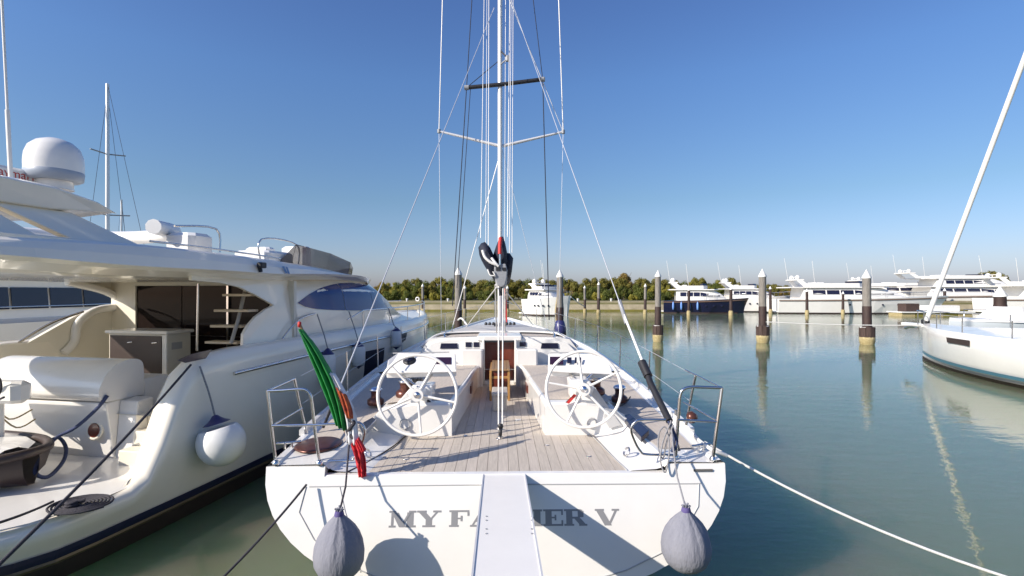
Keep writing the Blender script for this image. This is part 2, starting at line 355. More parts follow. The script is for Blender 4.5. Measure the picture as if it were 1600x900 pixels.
# ------------------------------------------------------------------ mooring piles
def pile(px, top, bot, wpx, label, collar=False, split=.45, group=None, brown=False):
    p = PZ(px, bot, 0); Y = p.y; H = CAMZ+(HOR-top)/FPX*Y; r = wpx/2/FPX*Y
    t = thing('mooring_pile', label, 'mooring pile', (p.x, Y, 0), rnd.uniform(-.3,.3), group)
    t.rotation_euler.y = rnd.uniform(-.012,.012); X = world(t)
    zs = H*(1-split); capz = H-r*2.1
    MB(X).lathe([(r*1.02,zs-.05),(r,zs),(r*.99,(zs+capz)/2),(r*.97,capz)], seg=14).build('upper_shaft', 'pilebrown' if brown else 'pilegrey', t)
    MB(X).lathe([(r*1.12,-1.2),(r*1.1,.2),(r*1.06,zs-.06),(r*.9,zs)], seg=14).build('lower_shaft', 'pilebrown', t)
    MB(X).lathe([(r*1.1,capz-.05),(r*1.12,capz+.02),(r*.62,capz+r*1.0),(0.01,H)], seg=14).build('cap', 'cap', t)
    if collar:
        ct = .98 if collar is True else collar; R2 = r*1.75; n = 10
        for k in range(n):
            a = 2*math.pi*k/n; q = X@Matrix.Rotation(a,4,'Z'); hw = R2*math.sin(math.pi/n)*.93; tt = ct+rnd.uniform(-.05,.04)
            MB(q).box((R2*.86,-hw,.42),(R2*1.0,hw,tt)).build('plank', 'pileplank', t)
        MB(X).lathe([(R2*.9,.0),(R2*1.02,.16),(R2*1.04,.3),(R2*1.01,.44),(R2*.9,.46)], seg=18).build('barnacle_band', 'barnacle', t)
        MB(X).lathe([(R2*.7,-.6),(R2*.84,-.05),(R2*.86,.1),(R2*.8,.17)], seg=18).build('algae_band', 'algae', t)
        MB(X).torus((0,0,ct*.98), R2*.82, .035, seg=18, ms=6).build('lashing', 'wire', t)
    else:
        MB(X).lathe([(r*1.3,-.2),(r*1.5,.05),(r*1.5,.5),(r*1.15,.62)], seg=12).build('algae_band', 'barnacle', t)
    return t
pile(716,417,541,11,'tall grey and brown mooring pile left of the sailboat mast, ropes at its foot',.8,.52)
pile(875,421,537,10.5,'grey and brown mooring pile in front of the moored white yacht right of the mast',.9,.5)
pile(1028,422,534,9,'white capped mooring pile with timber collar, left of the navy hulled yacht',True,.5)
pile(1192,420,535,11,'white capped mooring pile with timber collar, middle of the right hand water',True,.5)
pile(1355,421,538,12,'widest white capped mooring pile with timber collar, nearest the right hand sailboat',True,.48)
G = 'thin mooring piles off the far embankment'
for px,top,bot,w_,lb in [(661,443,489,4,'thin far pile by the bow of the left motor yacht'),(726,446,489,4,'thin far pile just right of the tall pile left of the mast'),
    (793,446,489,4,'thin far pile directly behind the sailboat boom'),(855,449,488,4.2,'thin far pile in front of the moored white yacht'),
    (914,446,489,3.6,'thin far pile just right of the moored white yacht, shorter of two'),(935,440,491,4.2,'thin far pile right of the moored white yacht, taller of two'),
    (1008,443,491,4,'thin far pile left of the nearer collared pile'),(1076,449,493,4,'thin brown far pile in front of the navy hull amidships'),
    (1142,447,493,4.6,'thin brown far pile at the bow of the navy yacht'),(1204,447,490,4,'thin brown far pile just right of the middle collared pile'),
    (1261,451,492,4,'thin brown far pile in front of the long white yacht stern'),(1317,455,491,3.6,'thin brown far pile in front of the long white yacht amidships'),
    (1371,453,490,3.6,'thin brown far pile just right of the widest collared pile'),(1476,450,486,4,'thin brown far pile behind the right sailboat bow')]:
    pile(px,top,bot,w_,lb,group=G,brown=px > 1050,split=.5)
tp = pile(1563,446,505,16,'thick reddish brown pile behind the grey boat at right',False,.5,brown=True)
# ------------------------------------------------------------------ distant motor yachts
def distant_yacht(px0, px1, Y, label, H, hull='gel', hull_h=1.9, rz=None, bow=1, beam=4.6, win='smoke', decks=1, stripe=True, arch=.2, fenders=0, depthscale=1.0):
    """bow=+1 bow to the right; length fills px0..px1 at distance Y, turned by rz degrees from sideways."""
    W = (px1-px0)/FPX*Y; rz = rz or 0; L = W/math.cos(R(abs(rz)))*1.0
    cx = ((px0+px1)/2-800)/FPX*Y
    t = thing('motor_yacht', label, 'motor yacht', (cx,Y,0), R(rz) if bow > 0 else R(180+rz))
    X = Matrix.Translation((cx,Y,0))@Matrix.Rotation(t.rotation_euler.z,4,'Z')
    hb = beam/2; u0 = -L/2; mb = MB(X); rings = []; N = 16
    def hw(s): return hb*(min(1,(1-s)*2.1+.02))**.62*(0.93+.07*min(1,s*4))
    for i in range(N+1):
        s = i/N; u = u0+L*s; b = hw(s); zs = hull_h*(1+.22*s*s); fl = .9 if s > .6 else .97
        rings.append([(u+(.07*L*s**3),b*.9,zs+.02),(u+(.07*L*s**3),b,zs),(u+(.03*L*s**3),b*.95,zs*.6),(u,b*fl*.9,.12),(u-.01,b*fl*.7,-.4),(u-.01,-b*fl*.7,-.4),(u,-b*fl*.9,.12),(u+(.03*L*s**3),-b*.95,zs*.6),(u+(.07*L*s**3),-b,zs),(u+(.07*L*s**3),-b*.9,zs+.02)])
    mb.loft(rings, True, True, False); mb.build('hull', hull, t, bevel=0)
    dk = MB(X); 
    if stripe:
        for sg in (1,-1):
            MB(X).loft([[ (u0+L*s+(.06*L*s**3), sg*(hw(s)*1.012+.01), hull_h*(1+.22*s*s)*.86), (u0+L*s+(.06*L*s**3), sg*(hw(s)*1.012+.01), hull_h*(1+.22*s*s)*.93)] for s in [k/14 for k in range(15)]]).build('rubbing_strake', 'brownstripe', t)
    # waterline band
    for sg in (1,-1):
        MB(X).loft([[ (u0+L*s, sg*(hw(s)*(.9 if s>.6 else .97)*.9+.03), .0),(u0+L*s, sg*(hw(s)*(.9 if s>.6 else .97)*.9+.04), .16)] for s in [k/14 for k in range(14)]]).build('boot_stripe', 'antifoul', t)
    top = H
    def house(s0,s1,z0,z1,wf,rakeb,rakef,m='gel',name='deck_house'):
        mb = MB(X); rr = []
        for i in range(9):
            q = i/8; s = s0+(s1-s0)*q; ub = u0+L*s; zt = z1-(z1-z0)*max(0,(q-.72)/.28)**1.5*.85
            w1 = min(hw(s)*wf, hb*wf); w2 = w1*.82
            rr.append([(ub,w1,z0),(ub-rakeb*0,w1*.97,z0+(zt-z0)*.5),(ub,w2,zt-.05),(ub,w2*.8,zt),(ub,-w2*.8,zt),(ub,-w2,zt-.05),(ub,-w1*.97,z0+(zt-z0)*.5),(ub,-w1,z0)])
        mb.loft(rr, True, True); return mb.build(name, m, t)
    zb = hull_h
    hs = (top-zb)/(decks+.75)
    z = zb
    for d in range(decks):
        s0, s1 = .16+.04*d, .80-.12*d
        house(s0,s1,z,z+hs,.86-.08*d,0,0)
        # windows as a row of panes
        for sg in (1,-1):
            npn = 6
            for k in range(npn):
                a = s0+.05+(s1-s0-.14)*k/npn; b = s0+.05+(s1-s0-.14)*(k+.9)/npn
                wv = lambda s: min(hw(s)*(.86-.08*d), hb*(.86-.08*d))
                hi = .80-(.30*max(0,(k-3)/3)); hi2 = .80-(.30*max(0,(k-2)/3))
                MB(X).add([(u0+L*a,sg*(wv(a)*.965+.05),z+hs*.42),(u0+L*b,sg*(wv(b)*.965+.05),z+hs*.42),(u0+L*b,sg*(wv(b)*.89+.05),z+hs*hi2),(u0+L*a,sg*(wv(a)*.89+.05),z+hs*hi)],[(0,1,2,3)]).build('window', win, t)
        z += hs
        mb = MB(X); e0 = u0+L*(s0-.09); e1 = u0+L*(s1-.17); ww = hb*(.84-.08*d)
        mb.prism([(e0,-ww,z-.02),(e1,-ww,z-.02),(e1+L*.06,-ww*.5,z-.02),(e1+L*.06,ww*.5,z-.02),(e1,ww,z-.02),(e0,ww,z-.02)],(0,0,.16)); mb.build('flybridge_deck','gel',t,bevel=.04)
    # flybridge coaming, screen, seats
    e0 = u0+L*(.2); e1 = u0+L*.5; ww = hb*.62; ch = hs*.42
    mb = MB(X); ou = [(e0,ww),(e1,ww),(e1+L*.06,ww*.4),(e1+L*.06,-ww*.4),(e1,-ww),(e0,-ww)]
    for (a,b),(c,d) in zip(ou,ou[1:]): mb.prism([(a,b,z+.1),(c,d,z+.1),(c,d,z+ch),(a,b,z+ch)],(0,-.05 if b > 0 else .05,0) if a != c else (-.05,0,0))
    mb.build('flybridge_coaming','gel',t)
    mb = MB(X)
    for (a,b),(c,d) in list(zip(ou,ou[1:]))[1:4]: mb.prism([(a,b,z+ch+.01),(c,d,z+ch+.01),(c-.15,d*.96,z+ch*1.45),(a-.15,b*.96,z+ch*1.45)],(-.03,0,0.004))
    mb.build('wind_screen','smoke',t)
    MB(X).box((e0+L*.05,-ww*.7,z+.1),(e0+L*.1,ww*.7,z+ch*1.2),.04).build('seat','vinyl',t)
    # raked arch with radar and domes
    ua = u0+L*arch; za = z+.1; zt = top
    for sg in (1,-1):
        MB(X).prism([(ua+.9,sg*ww,za),(ua+1.8,sg*ww,za),(ua+.7,sg*ww*.9,zt-.1),(ua-.1,sg*ww*.9,zt-.1)],(0,-sg*.14,0)).build('arch_leg','gel',t)
    MB(X).box((ua-.3,-ww*.92,zt-.12),(ua+.95,ww*.92,zt+.06),.05).build('arch_top','gel',t)
    for sg in (-1,1):
        MB(X).lathe([(.16,0),(.3,.06),(.31,.3),(.22,.5),(.02,.58)],(ua+.3,sg*ww*.55,zt+.06),seg=12).build('satellite_dome','gel',t)
    MB(X).box((ua+.1,-.6,zt+.32),(ua+.22,.6,zt+.42),.02).tube([(ua+.16,0,zt),(ua+.16,0,zt+.34)],.05,6).build('radar_bar','gel',t)
    MB(X).tube([(ua,ww*.85,zt),(ua-.5,ww*.85,zt+3.2)],.02,5).tube([(ua+2.4,-ww*.85,za),(ua+2.0,-ww*.85,zt+2.6)],.02,5).build('whip_antenna','white',t)
    # bow rail
    mb = MB(X)
    for sg in (1,-1):
        pts = [(u0+L*s+(.07*L*s**3), sg*hw(s)*.93, hull_h*(1+.22*s*s)+.62) for s in [.5+.06*k for k in range(9)]]
        mb.tube(pts,.022,5)
        for p in pts[::2]: mb.tube([(p[0],p[1],p[2]-.62),p],.018,5)
    mb.build('bow_rail','steel',t)
    for sg in (1,-1):
        for k in range(4):
            s = .42+.1*k; MB(X).lathe([(.01,0),(.13,.01),(.13,.05)],(u0+L*s,sg*(hw(s)*.965+.0),hull_h*.62),axis=(0,sg,0),seg=10).build('porthole','smoke',t)
    if fenders:
        for k in range(fenders):
            s = .12+.1*k; g = tag(base(MB(X).lathe([(.02,-.55),(.12,-.5),(.14,-.2),(.14,.2),(.1,.45),(.03,.55)],(u0+L*s,-(hw(s)*.97+.16) ,hull_h*.6),seg=10).tube([(u0+L*s,-(hw(s)+.14),hull_h*.6+.5),(u0+L*s,-(hw(s)+.05),hull_h)],.015,4).build('fender','lightblue')),
                'light blue tube fender hanging on the navy hulled yacht','fender','light blue fenders on the navy yacht')
    MB(X).box((u0-.75,-hb*.8,.18),(u0+.1,hb*.8,.34),.04).build('swim_platform','gel',t)
    return t
distant_yacht(834,884,66,'white motor yacht moored bow right before the trees, right of the mast',4.05,hull_h=2.05,rz=-42,beam=5.2,decks=1,stripe=False,arch=.12)
distant_yacht(1040,1154,73,'motor yacht with navy hull, white deckhouse and light blue fenders',4.35,'navyhull',1.75,rz=-14,beam=4.8,fenders=4,arch=.1)
distant_yacht(1122,1226,78,'white motor yacht partly hidden behind the navy hulled yacht bow',4.4,hull_h=2.0,rz=-10,beam=4.8,arch=.1,stripe=False)
distant_yacht(1212,1452,72,'long white motor yacht with brown strake on the far side of the basin',4.7,hull_h=2.0,rz=-6,beam=5.6,arch=.13)
distant_yacht(1330,1560,90,'white motor yacht showing its arch behind the long brown straked yacht',5.0,hull_h=2.6,rz=-6,beam=5.6,arch=.05,stripe=False)
distant_yacht(1408,1640,84,'largest white multi deck motor yacht with tall swept arch, far right',6.1,hull_h=2.4,rz=-5,beam=6.2,decks=2,arch=.04)
distant_yacht(1556,1800,70,'white motor yacht with satellite domes at the far right edge',5.0,hull_h=2.1,rz=-8,beam=5.6,arch=.03)
# ------------------------------------------------------------------ the sailing yacht
BR = R(1.2)
boat = thing('sailing_yacht', 'large white sailing yacht seen from astern, twin wheels, MY FATHER V on its transom', 'sailing yacht', (-.135,4.85,0), BR)
XB = Matrix.Translation((-.135,4.85,0))@Matrix.Rotation(BR,4,'Z')
bB = [(0,2.17),(2,2.27),(5,2.35),(7.5,2.28),(10,2.0),(13.4,1.35),(16,.68),(17.3,.28),(18,.04)]
zB = [(0,1.36),(3,1.42),(5,1.47),(10,1.6),(14,1.72),(18,1.85)]
zK = [(0,.25),(2,.0),(5,-.3),(10,-.5),(16,-.35),(18,-.2)]
hbm = lambda y: smooth_interp(bB, y); zsh = lambda y: smooth_interp(zB, y); zkl = lambda y: smooth_interp(zK, y)
def hull_section(y, n=14):
    b, zs, zk = hbm(y), zsh(y), zkl(y); p = 2.2-.5*max(0,(y-8)/10); pts = []
    for i in range(n+1):
        a = math.pi/2*i/n; cx = math.cos(a)**(2/p) if math.cos(a) > 1e-9 else 0; cz = math.sin(a)**(2/p)
        z = zs-(zs-zk)*cz; pts.append((b*cx, y-(.30*(zs-z) if y < .01 else 0), z))
    return pts
ys = [0,.3,.7,1.2,2,3,4,5,6,7,8,9,10,11,12,13,14,15,16,16.7,17.3,17.7,18]
mb = MB(XB); rings = []
for y in ys:
    s = hull_section(y); rings.append(s+[(-a,b,c) for a,b,c in s[::-1]][1:])
mb.loft(rings, False, False, True); hullo = mb.build('hull','gel',boat)
# boot stripe
mb = MB(XB)
# transom plate with rounded top margin
s = hull_section(0); ring = s+[(-a,b,c) for a,b,c in s[::-1]][1:]
TZ = 1.272
def ty(z): return -.30*(1.36-z)
QI = 1.62
plate = [(a,b-.004,c) for a,b,c in ring]
top = [(-QI,ty(1.36)-.004,1.36),(-QI,ty(TZ)-.004,TZ),(QI,ty(TZ)-.004,TZ),(QI,ty(1.36)-.004,1.36)]
pl = plate+top
mb.add(pl+[(a,b+.09,c) for a,b,c in pl],[tuple(range(len(pl)))[::-1]]+[(i,(i+1)%len(pl),len(pl)+(i+1)%len(pl),len(pl)+i) for i in range(len(pl))])
trans = mb.build('transom','gel',boat)
def tp_(x, z, off=.008): return (x, ty(z)-off, z)
def tline(pts, wdt=.007, m='softseam', name='seam'):
    MB(XB).tube([tp_(a,b,.004) for a,b in pts], wdt, 5).build(name, m, trans)
ins = .2
tline([(-1.75,1.19),(0,1.195),(1.9,1.19)])
tline([(a*.0+x_, z_) for x_, z_ in []] or [(-1.78,1.19),(-1.82,.98),(-1.66,.76),(-1.45,.6),(-1.1,.47),(-.6,.37),(-.2,.34)])
tline([(1.9,1.19),(1.87,1.0),(1.72,.8),(1.5,.63),(1.15,.49),(.6,.37),(.2,.34)])
tline([(-1.47,1.19),(-1.40,.98),(-1.28,.72),(-1.22,.5)], .005)
tline([(1.55,1.19),(1.92,1.192)], .005)
MB(XB).box((1.86,-.035,1.295),(2.04,-.02,1.315)).build('vent_slot','seam',trans)
# lettering on the transom: slab serif strokes
def slab(ch):
    S = .17; w_ = {'M':1.5,'Y':1.35,'F':1.12,'A':1.4,'T':1.2,'H':1.35,'E':1.12,'R':1.3,'V':1.38,' ':.34}[ch]; q = []
    bar = lambda x0,x1,z0,z1: q.append([(x0,z0),(x1,z0),(x1,z1),(x0,z1)])
    dia = lambda xa,za,xb,zb,t: q.append([(xa,za),(xa+t,za),(xb+t,zb),(xb,zb)])
    T = .36; h = .11
    if ch == 'M':
        bar(.12,.26,h,1-h); bar(w_-.50,w_-.13,h,1-h); bar(0,.38,0,h); bar(w_-.55,w_,0,h); bar(0,.36,1-h,1); bar(w_-.4,w_,1-h,1); dia(.58,0.02,.15,1-h,.36); dia(.62,0.02,w_-.42,1-h,.14)
    elif ch == 'Y':
        bar(w_/2-.18,w_/2+.18,h,.48); bar(w_/2-.36,w_/2+.36,0,h); dia(w_/2-.18,.45,.10,1-h,.38); dia(w_/2+.02,.45,w_-.3,1-h,.12); bar(0,.52,1-h,1); bar(w_-.45,w_,1-h,1)
    elif ch in 'FE':
        bar(.12,.12+T,h,1-h); bar(0,.55 if ch == 'F' else w_,0,h); bar(0,w_,1-h,1); bar(.39,.7,.46,.55); bar(.64,.74,.34,.67); bar(w_-.1,w_,.66,1-h)
        if ch == 'E': bar(w_-.1,w_,h,.34)
    elif ch == 'A':
        dia(.1,h,w_/2-.1,1,.12); dia(w_-.50,h,w_/2-.2,1,.38); bar(0,.4,0,h); bar(w_-.55,w_,0,h); bar(.33,w_-.38,.30,.39)
    elif ch == 'T':
        bar(w_/2-.18,w_/2+.18,h,1-h); bar(w_/2-.36,w_/2+.36,0,h); bar(0,w_,1-h,1); bar(0,.09,.66,1-h); bar(w_-.09,w_,.66,1-h)
    elif ch == 'H':
        bar(.10,.46,h,1-h); bar(w_-.46,w_-.10,h,1-h); bar(.46,w_-.46,.45,.56)
        for z_ in ((0,h),(1-h,1)): bar(0,.52,*z_); bar(w_-.52,w_,*z_)
    elif ch == 'R':
        bar(.12,.47,h,1-h); bar(0,.56,0,h); bar(0,.95,1-h,1); bar(.47,.9,.43,.54); bar(.78,1.10,.52,.9); bar(.93,1.02,.9,.97); dia(.84,h,.58,.44,.36); bar(.84,w_,0,h)
    elif ch == 'V':
        dia(w_/2-.16,0,.08,1-h,.40); dia(w_/2-.0,0,w_-.26,1-h,.14); bar(0,.52,1-h,1); bar(w_-.42,w_,1-h,1)
    return w_, q
msg = 'MY FATHER V'; TW = sum(slab(c)[0]+.06 for c in msg)-.06; x0, x1 = -.995, 1.125; sx = (x1-x0)/TW; zl, zh = .85, .985; cur = x0
for ch in msg:
    w_, q = slab(ch)
    if q:
        mb = MB(XB)
        for k, poly in enumerate(q):
            o_ = .0035+.0004*k
            P3 = [tp_(cur+a*sx, zl+b*(zh-zl), o_) for a,b in poly]; mb.prism(P3,(0,-.002,0))
        mb.build('letter','letter',trans)
    cur += (w_+.06)*sx
# quarter decks, side decks, coamings
def inner(y): return interp([(0,1.62),(1.3,1.52),(2.0,1.45),(5,1.3)], y)
for sg in (-1,1):
    rr = []
    for y in [-.0,.05,.6,1.3,2,3,4,4.75]:
        rr.append([(sg*hbm(y),y,zsh(y)),(sg*(hbm(y)-.04),y,zsh(y)+.035),(sg*(hbm(y)-.10),y,zsh(y)+.03),(sg*(hbm(y)-.12),y,zsh(y)+.012),(sg*(inner(y)+.02),y,zsh(y)+.02),(sg*inner(y),y,zsh(y)+.005),(sg*(inner(y)-.03),y,zsh(y)-.03)])
    sdk = MB(XB).loft(rr if sg > 0 else [r[::-1] for r in rr]).build('side_deck','gel',boat)
    rr = [[(sg*(hbm(y)-.17),y,zsh(y)+.021),(sg*(inner(y)+.07),y,zsh(y)+.026)] for y in [.38,.8,1.3,2,3,4,4.7]]
    MB(XB).loft(rr if sg > 0 else [r[::-1] for r in rr]).build('teak_side_deck','teak2',boat)
    # quarter block inner face + coaming slope to sole
    rr = []
    for y in [.03,.3,.8,1.3,1.7]:
        si = interp([(0,1.24),(1.3,1.15),(1.7,1.12)], y)
        rr.append([(sg*(inner(y)-.03),y,zsh(y)-.03),(sg*(inner(y)-.045),y,1.315+.02*y),(sg*(inner(y)-.10),y,1.300+.02*y),(sg*(si+.05),y,1.288),(sg*(si),y,1.273)])
    MB(XB).loft(rr if sg > 0 else [r[::-1] for r in rr], smooth=True).build('coaming','gel',boat)
# sole: individual teak planks over a base
MB(XB).add([(-1.62,-.0,1.235),(1.62,-.0,1.235),(1.5,1.7,1.235),(.6,4.9,1.235),(-.6,4.9,1.235),(-1.5,1.7,1.235)],[(0,1,2,3,4,5)]).build('cockpit_floor','caulk',boat)
sole = node('cockpit_sole', boat)
pw = .104; k = -12
while k < 12:
    xa, xb = k*pw+.0018, (k+1)*pw-.0018; xm = min(abs(xa),abs(xb)); 
    yend = 4.75 if xm < .42 else (4.75-(xm-.40)/.16*3.2 if xm < .56 else 1.42)
    yend = max(yend,1.42); m = 'teak' if (k*7)%3 else 'teak2'
    cuts = [.06, .06+(.9 if k%2 else 1.7), yend]
    for a,b in zip(cuts,cuts[1:]):
        if b-a > .1: MB(XB).box((xa,a+.0025,1.24),(xb,b-.0025,1.2735+.0006*((k*5)%3))).build('plank', m, sole)
    k += 1
MB(XB).box((-1.66,-.022,1.20),(1.66,.062,1.281),.012).build('transom_lip','gel',boat)
# benches
for sg in (-1,1):
    def bi(y): return interp([(1.33,.56),(3.6,.42),(4.2,.42),(4.75,.30)], y)
    rr = []
    for y in [1.30,1.36,2.2,3.0,3.8,4.3,4.76]:
        e = .02 if y == 1.30 else 0
        rr.append([(sg*bi(y),y,1.24),(sg*bi(y),y,1.63-e),(sg*(bi(y)+.03),y,1.66-e),(sg*(bi(y)+.5),y,1.655-e),(sg*(inner(y)-.02 if y>1.4 else 1.4),y,1.60-e),(sg*(inner(y)+.06),y,1.43),(sg*(inner(y)+.06),y,1.24)])
    bn = MB(XB).loft(rr if sg > 0 else [r[::-1] for r in rr], closed=True, caps=True).build('bench','gel',boat,bevel=.008)
    rr = [[(sg*(bi(y)+.06),y,1.664),(sg*(bi(y)+.48),y,1.660),(sg*(inner(y)-.08),y,1.622)] for y in [1.5,2.2,3.0,3.8,4.5]]
    MB(XB).loft(rr if sg > 0 else [r[::-1] for r in rr]).build('teak_seat','teak2',bn)
    MB(XB).box((sg*.44-.012,3.1,1.42),(sg*.44+.012,3.5,1.54)).build('locker_vent','mahog',bn)
    for dy in (0,.13): MB(XB).torus((sg*(1.12),1.285,1.42),.06,.008,(0,1,0),20,6).build('speaker_ring','softseam',bn) if dy == 0 else None
    # cleat moulding + lifting handle on aft coaming
    MB(XB).torus((sg*1.33,.42,1.345),.045,.01,(-sg,-.2,.6),16,6).build('drain_cover','steel',boat)
# curved cockpit drain seam / black line at left
MB(XB).tube(curve([(-1.1,1.35,1.285),(-1.16,.9,1.285),(-1.3,.35,1.29),(-1.42,.02,1.30)]),.008,5).build('sole_edge_trim','black',boat)
MB(XB).tube(curve([(1.1,1.35,1.285),(1.15,.9,1.285),(1.2,.4,1.285),(1.24,.04,1.29)]),.005,5).build('sole_edge_trim','softseam',boat)
# small fittings on the sole
for x_,y_ in [(0,1.15),(-.4,1.3),(.55,.9),(.25,2.0),(-.95,.45),(.95,.5)]:
    MB(XB).lathe([(.0,0),(.028,.001),(.028,.006),(.02,.008)],(x_,y_,1.274),seg=14).build('pad_eye','steel',boat)
MB(XB).box((.22,2.0,1.276),(.30,2.06,1.284),.004).build('light_cover','gel',boat)
# dark brown disc stands in for an oval shadow on the left quarter deck
for sg in (-1,1):
    c = (sg*1.88,.55,zsh(.5)+.026)
    if sg < 0: MB(XB).lathe([(0,0),(.27,0),(.27,.012),(.25,.02),(0,.022)],c,seg=32,sq=(.85,1.0)).build('oval_shadow_disc','drum',boat)
# helm pedestals, consoles, wheels
def helm(sg, hub, a0):
    hub = Vector(hub); 
    pd = MB().prism([(hub.x-sg*.14,6.25,hub.z+.06),(hub.x-sg*.12,6.25,hub.z-.17),(hub.x+sg*.32,6.17,1.30),(hub.x+sg*.66,6.17,1.34),(hub.x+sg*.60,6.17,1.44),(hub.x+sg*.33,6.21,1.60),(hub.x+sg*.10,6.25,hub.z+.07)][::-1 if sg > 0 else 1],(0,.30,0)).build('wheel_pedestal','gel',boat,bevel=.02)
    MB().prism([(hub.x+sg*.13,6.235,hub.z-.12),(hub.x+sg*.33,6.155,1.36),(hub.x+sg*.47,6.155,1.40),(hub.x+sg*.17,6.235,hub.z-.02)][::-1 if sg > 0 else 1],(0,-.006,0)).build('recess_panel','softseam' if sg > 0 else 'gel',pd)
    MB().tube([(hub.x,hub.y-.03,hub.z),(hub.x,6.3,hub.z-.02)],.075,16).build('axle_housing','gel',pd)
    # console
    def c(px,py,Y): return P(px,py,Y)
    if sg < 0: o = [(603,580),(713,577),(712,552),(622,551),(606,562)]
    else: o = [(856,577),(957,581),(950,563),(930,552),(857,552)]
    pts = []
    a = [P(q[0],q[1],6.55 if q[1] > 570 else (6.68 if q[1] > 558 else 6.85)) for q in o]
    if sg > 0: pass
    cons = MB().prism(a,(0,.03,-.10)).build('instrument_console','gel',boat,bevel=.015)
    nrm = (a[1]-a[0]).cross(a[2]-a[1]).normalized(); nrm = -nrm if nrm.y > 0 else nrm
    def on(px,py,off=.004):
        # point of the sloping console face seen at that spot
        d = P(px,py,1)-Vector((0,0,CAMZ)); p0 = a[0]; o_ = Vector((0,0,CAMZ)); tt = (p0-o_).dot(nrm)/d.dot(nrm); return o_+d*tt+nrm*off
    def panel(name,m,px0,py0,px1,py1,par=None,off=.004,th=.006):
        q = [on(px0,py1,off),on(px1,py1,off),on(px1,py0,off),on(px0,py0,off)]
        return MB().prism(q,nrm*th).build(name,m,par or cons)
    if sg < 0:
        panel('display_screen','purple',681,559,705,570); 
        cc = on(640,565,.0)
        MB().lathe([(0,0),(.085,0),(.085,.02),(.068,.035),(.05,.038)],cc,nrm,24).build('compass_case','black',cons)
        MB().lathe([(.0,.036),(.052,.036),(.045,.055),(0,.064)],cc,nrm,20).build('compass_dome','smoke',cons)
    else:
        panel('display_screen','purple',859,558,880,570)
        for q in (886,898,905): panel('instrument_dial','smoke',q,559,q+(7 if q < 890 else 3),568)
    # lower console lip and grab bars
    l0, l1 = P(o[0][0],o[0][1]+2,6.53), P(o[1][0],o[1][1]+3,6.53)
    MB().tube([l0,l1],.018,8).build('grab_bar','gel',cons)
    for px,py in ((625,584),(677,583)) if sg < 0 else ((888,583),(930,580)):
        MB().tube([hub+Vector((0,.2,.03)),P(px,py,6.62)],.016,8).build('console_strut','steel',cons)
    lid = MB().tube([P(614,552,6.86) if sg < 0 else P(860,551,6.86),P(702,550,6.88) if sg < 0 else P(930,550,6.86)],.008,6).build('console_seam','softseam',cons)
    # wheel
    wh = node('steering_wheel', boat); tilt = Matrix.Rotation(R(-7),4,'X')
    Xw = Matrix.Translation(hub)@tilt; RR = .463
    RR = RR if sg < 0 else .438
    MB(Xw).torus((0,0,0),RR,.0185,(0,-1,0),56,10).build('rim','white',wh)
    for k in range(5):
        t = R(a0+72*k); e = (math.cos(t)*RR,0,math.sin(t)*RR)
        MB(Xw).tube([(math.cos(t)*.04,.02,math.sin(t)*.04),(e[0]*.5,.012,e[2]*.5),e],.0165,8,r2=.012).build('spoke','white',wh)
    MB(Xw).lathe([(0,-.05),(.03,-.045),(.045,-.02),(.06,0),(.055,.06),(.05,.1)],(0,0,0),(0,1,0),20).build('hub','chrome' if sg > 0 else 'steel',wh)
helm(-1, P(652,617,6.0), 61)
helm(1, P(912,608,6.0), 26)
# throttle, red instruction plate at the right pedestal; dark lever at the left
MB().prism([P(884,629,6.12),P(889,631,6.12),P(901,618,6.2),P(897,616,6.2)],(0,.02,0)).build('red_plate','red',boat)
MB().tube([P(664,618,6.3),P(674,634,6.22)],.022,8).build('throttle_lever','black',boat)
# winches
def winch(px, py, z, s=1.0, dark='drum'):
    p = PZ(px, py, z); t = node('winch', boat)
    MB().lathe([(.105*s,0),(.115*s,.02),(.112*s,.07),(.085*s,.09),(.07*s,.10)],p,seg=22).build('winch_base',dark,t)
    MB().lathe([(.065*s,.10),(.06*s,.14),(.066*s,.175),(.082*s,.19)],p,seg=22).build('winch_drum',dark,t)
    MB().lathe([(.082*s,.19),(.09*s,.2),(.088*s,.215),(.06*s,.235),(.03*s,.24),(0,.24)],p,seg=22).build('winch_top','chrome',t)
winch(587,632,1.46); winch(633,620,1.63,1.05); winch(968,628,1.46); winch(931,616,1.63,1.05)
for px,py in ((608,634),(948,628)):
    p = PZ(px,py,1.47); MB().box(p-Vector((.05,.04,0)),p+Vector((.05,.04,.035)),.01).build('rope_clutch','drum',boat)
for px in (646,913):
    p = PZ(px,603,1.665); mb = MB()
    for k in range(4): mb.box(p+Vector((-.12+.06*k,0,0)),p+Vector((-.07+.06*k,.14,.10)),.008)
    mb.build('clutch_bank','black',boat)
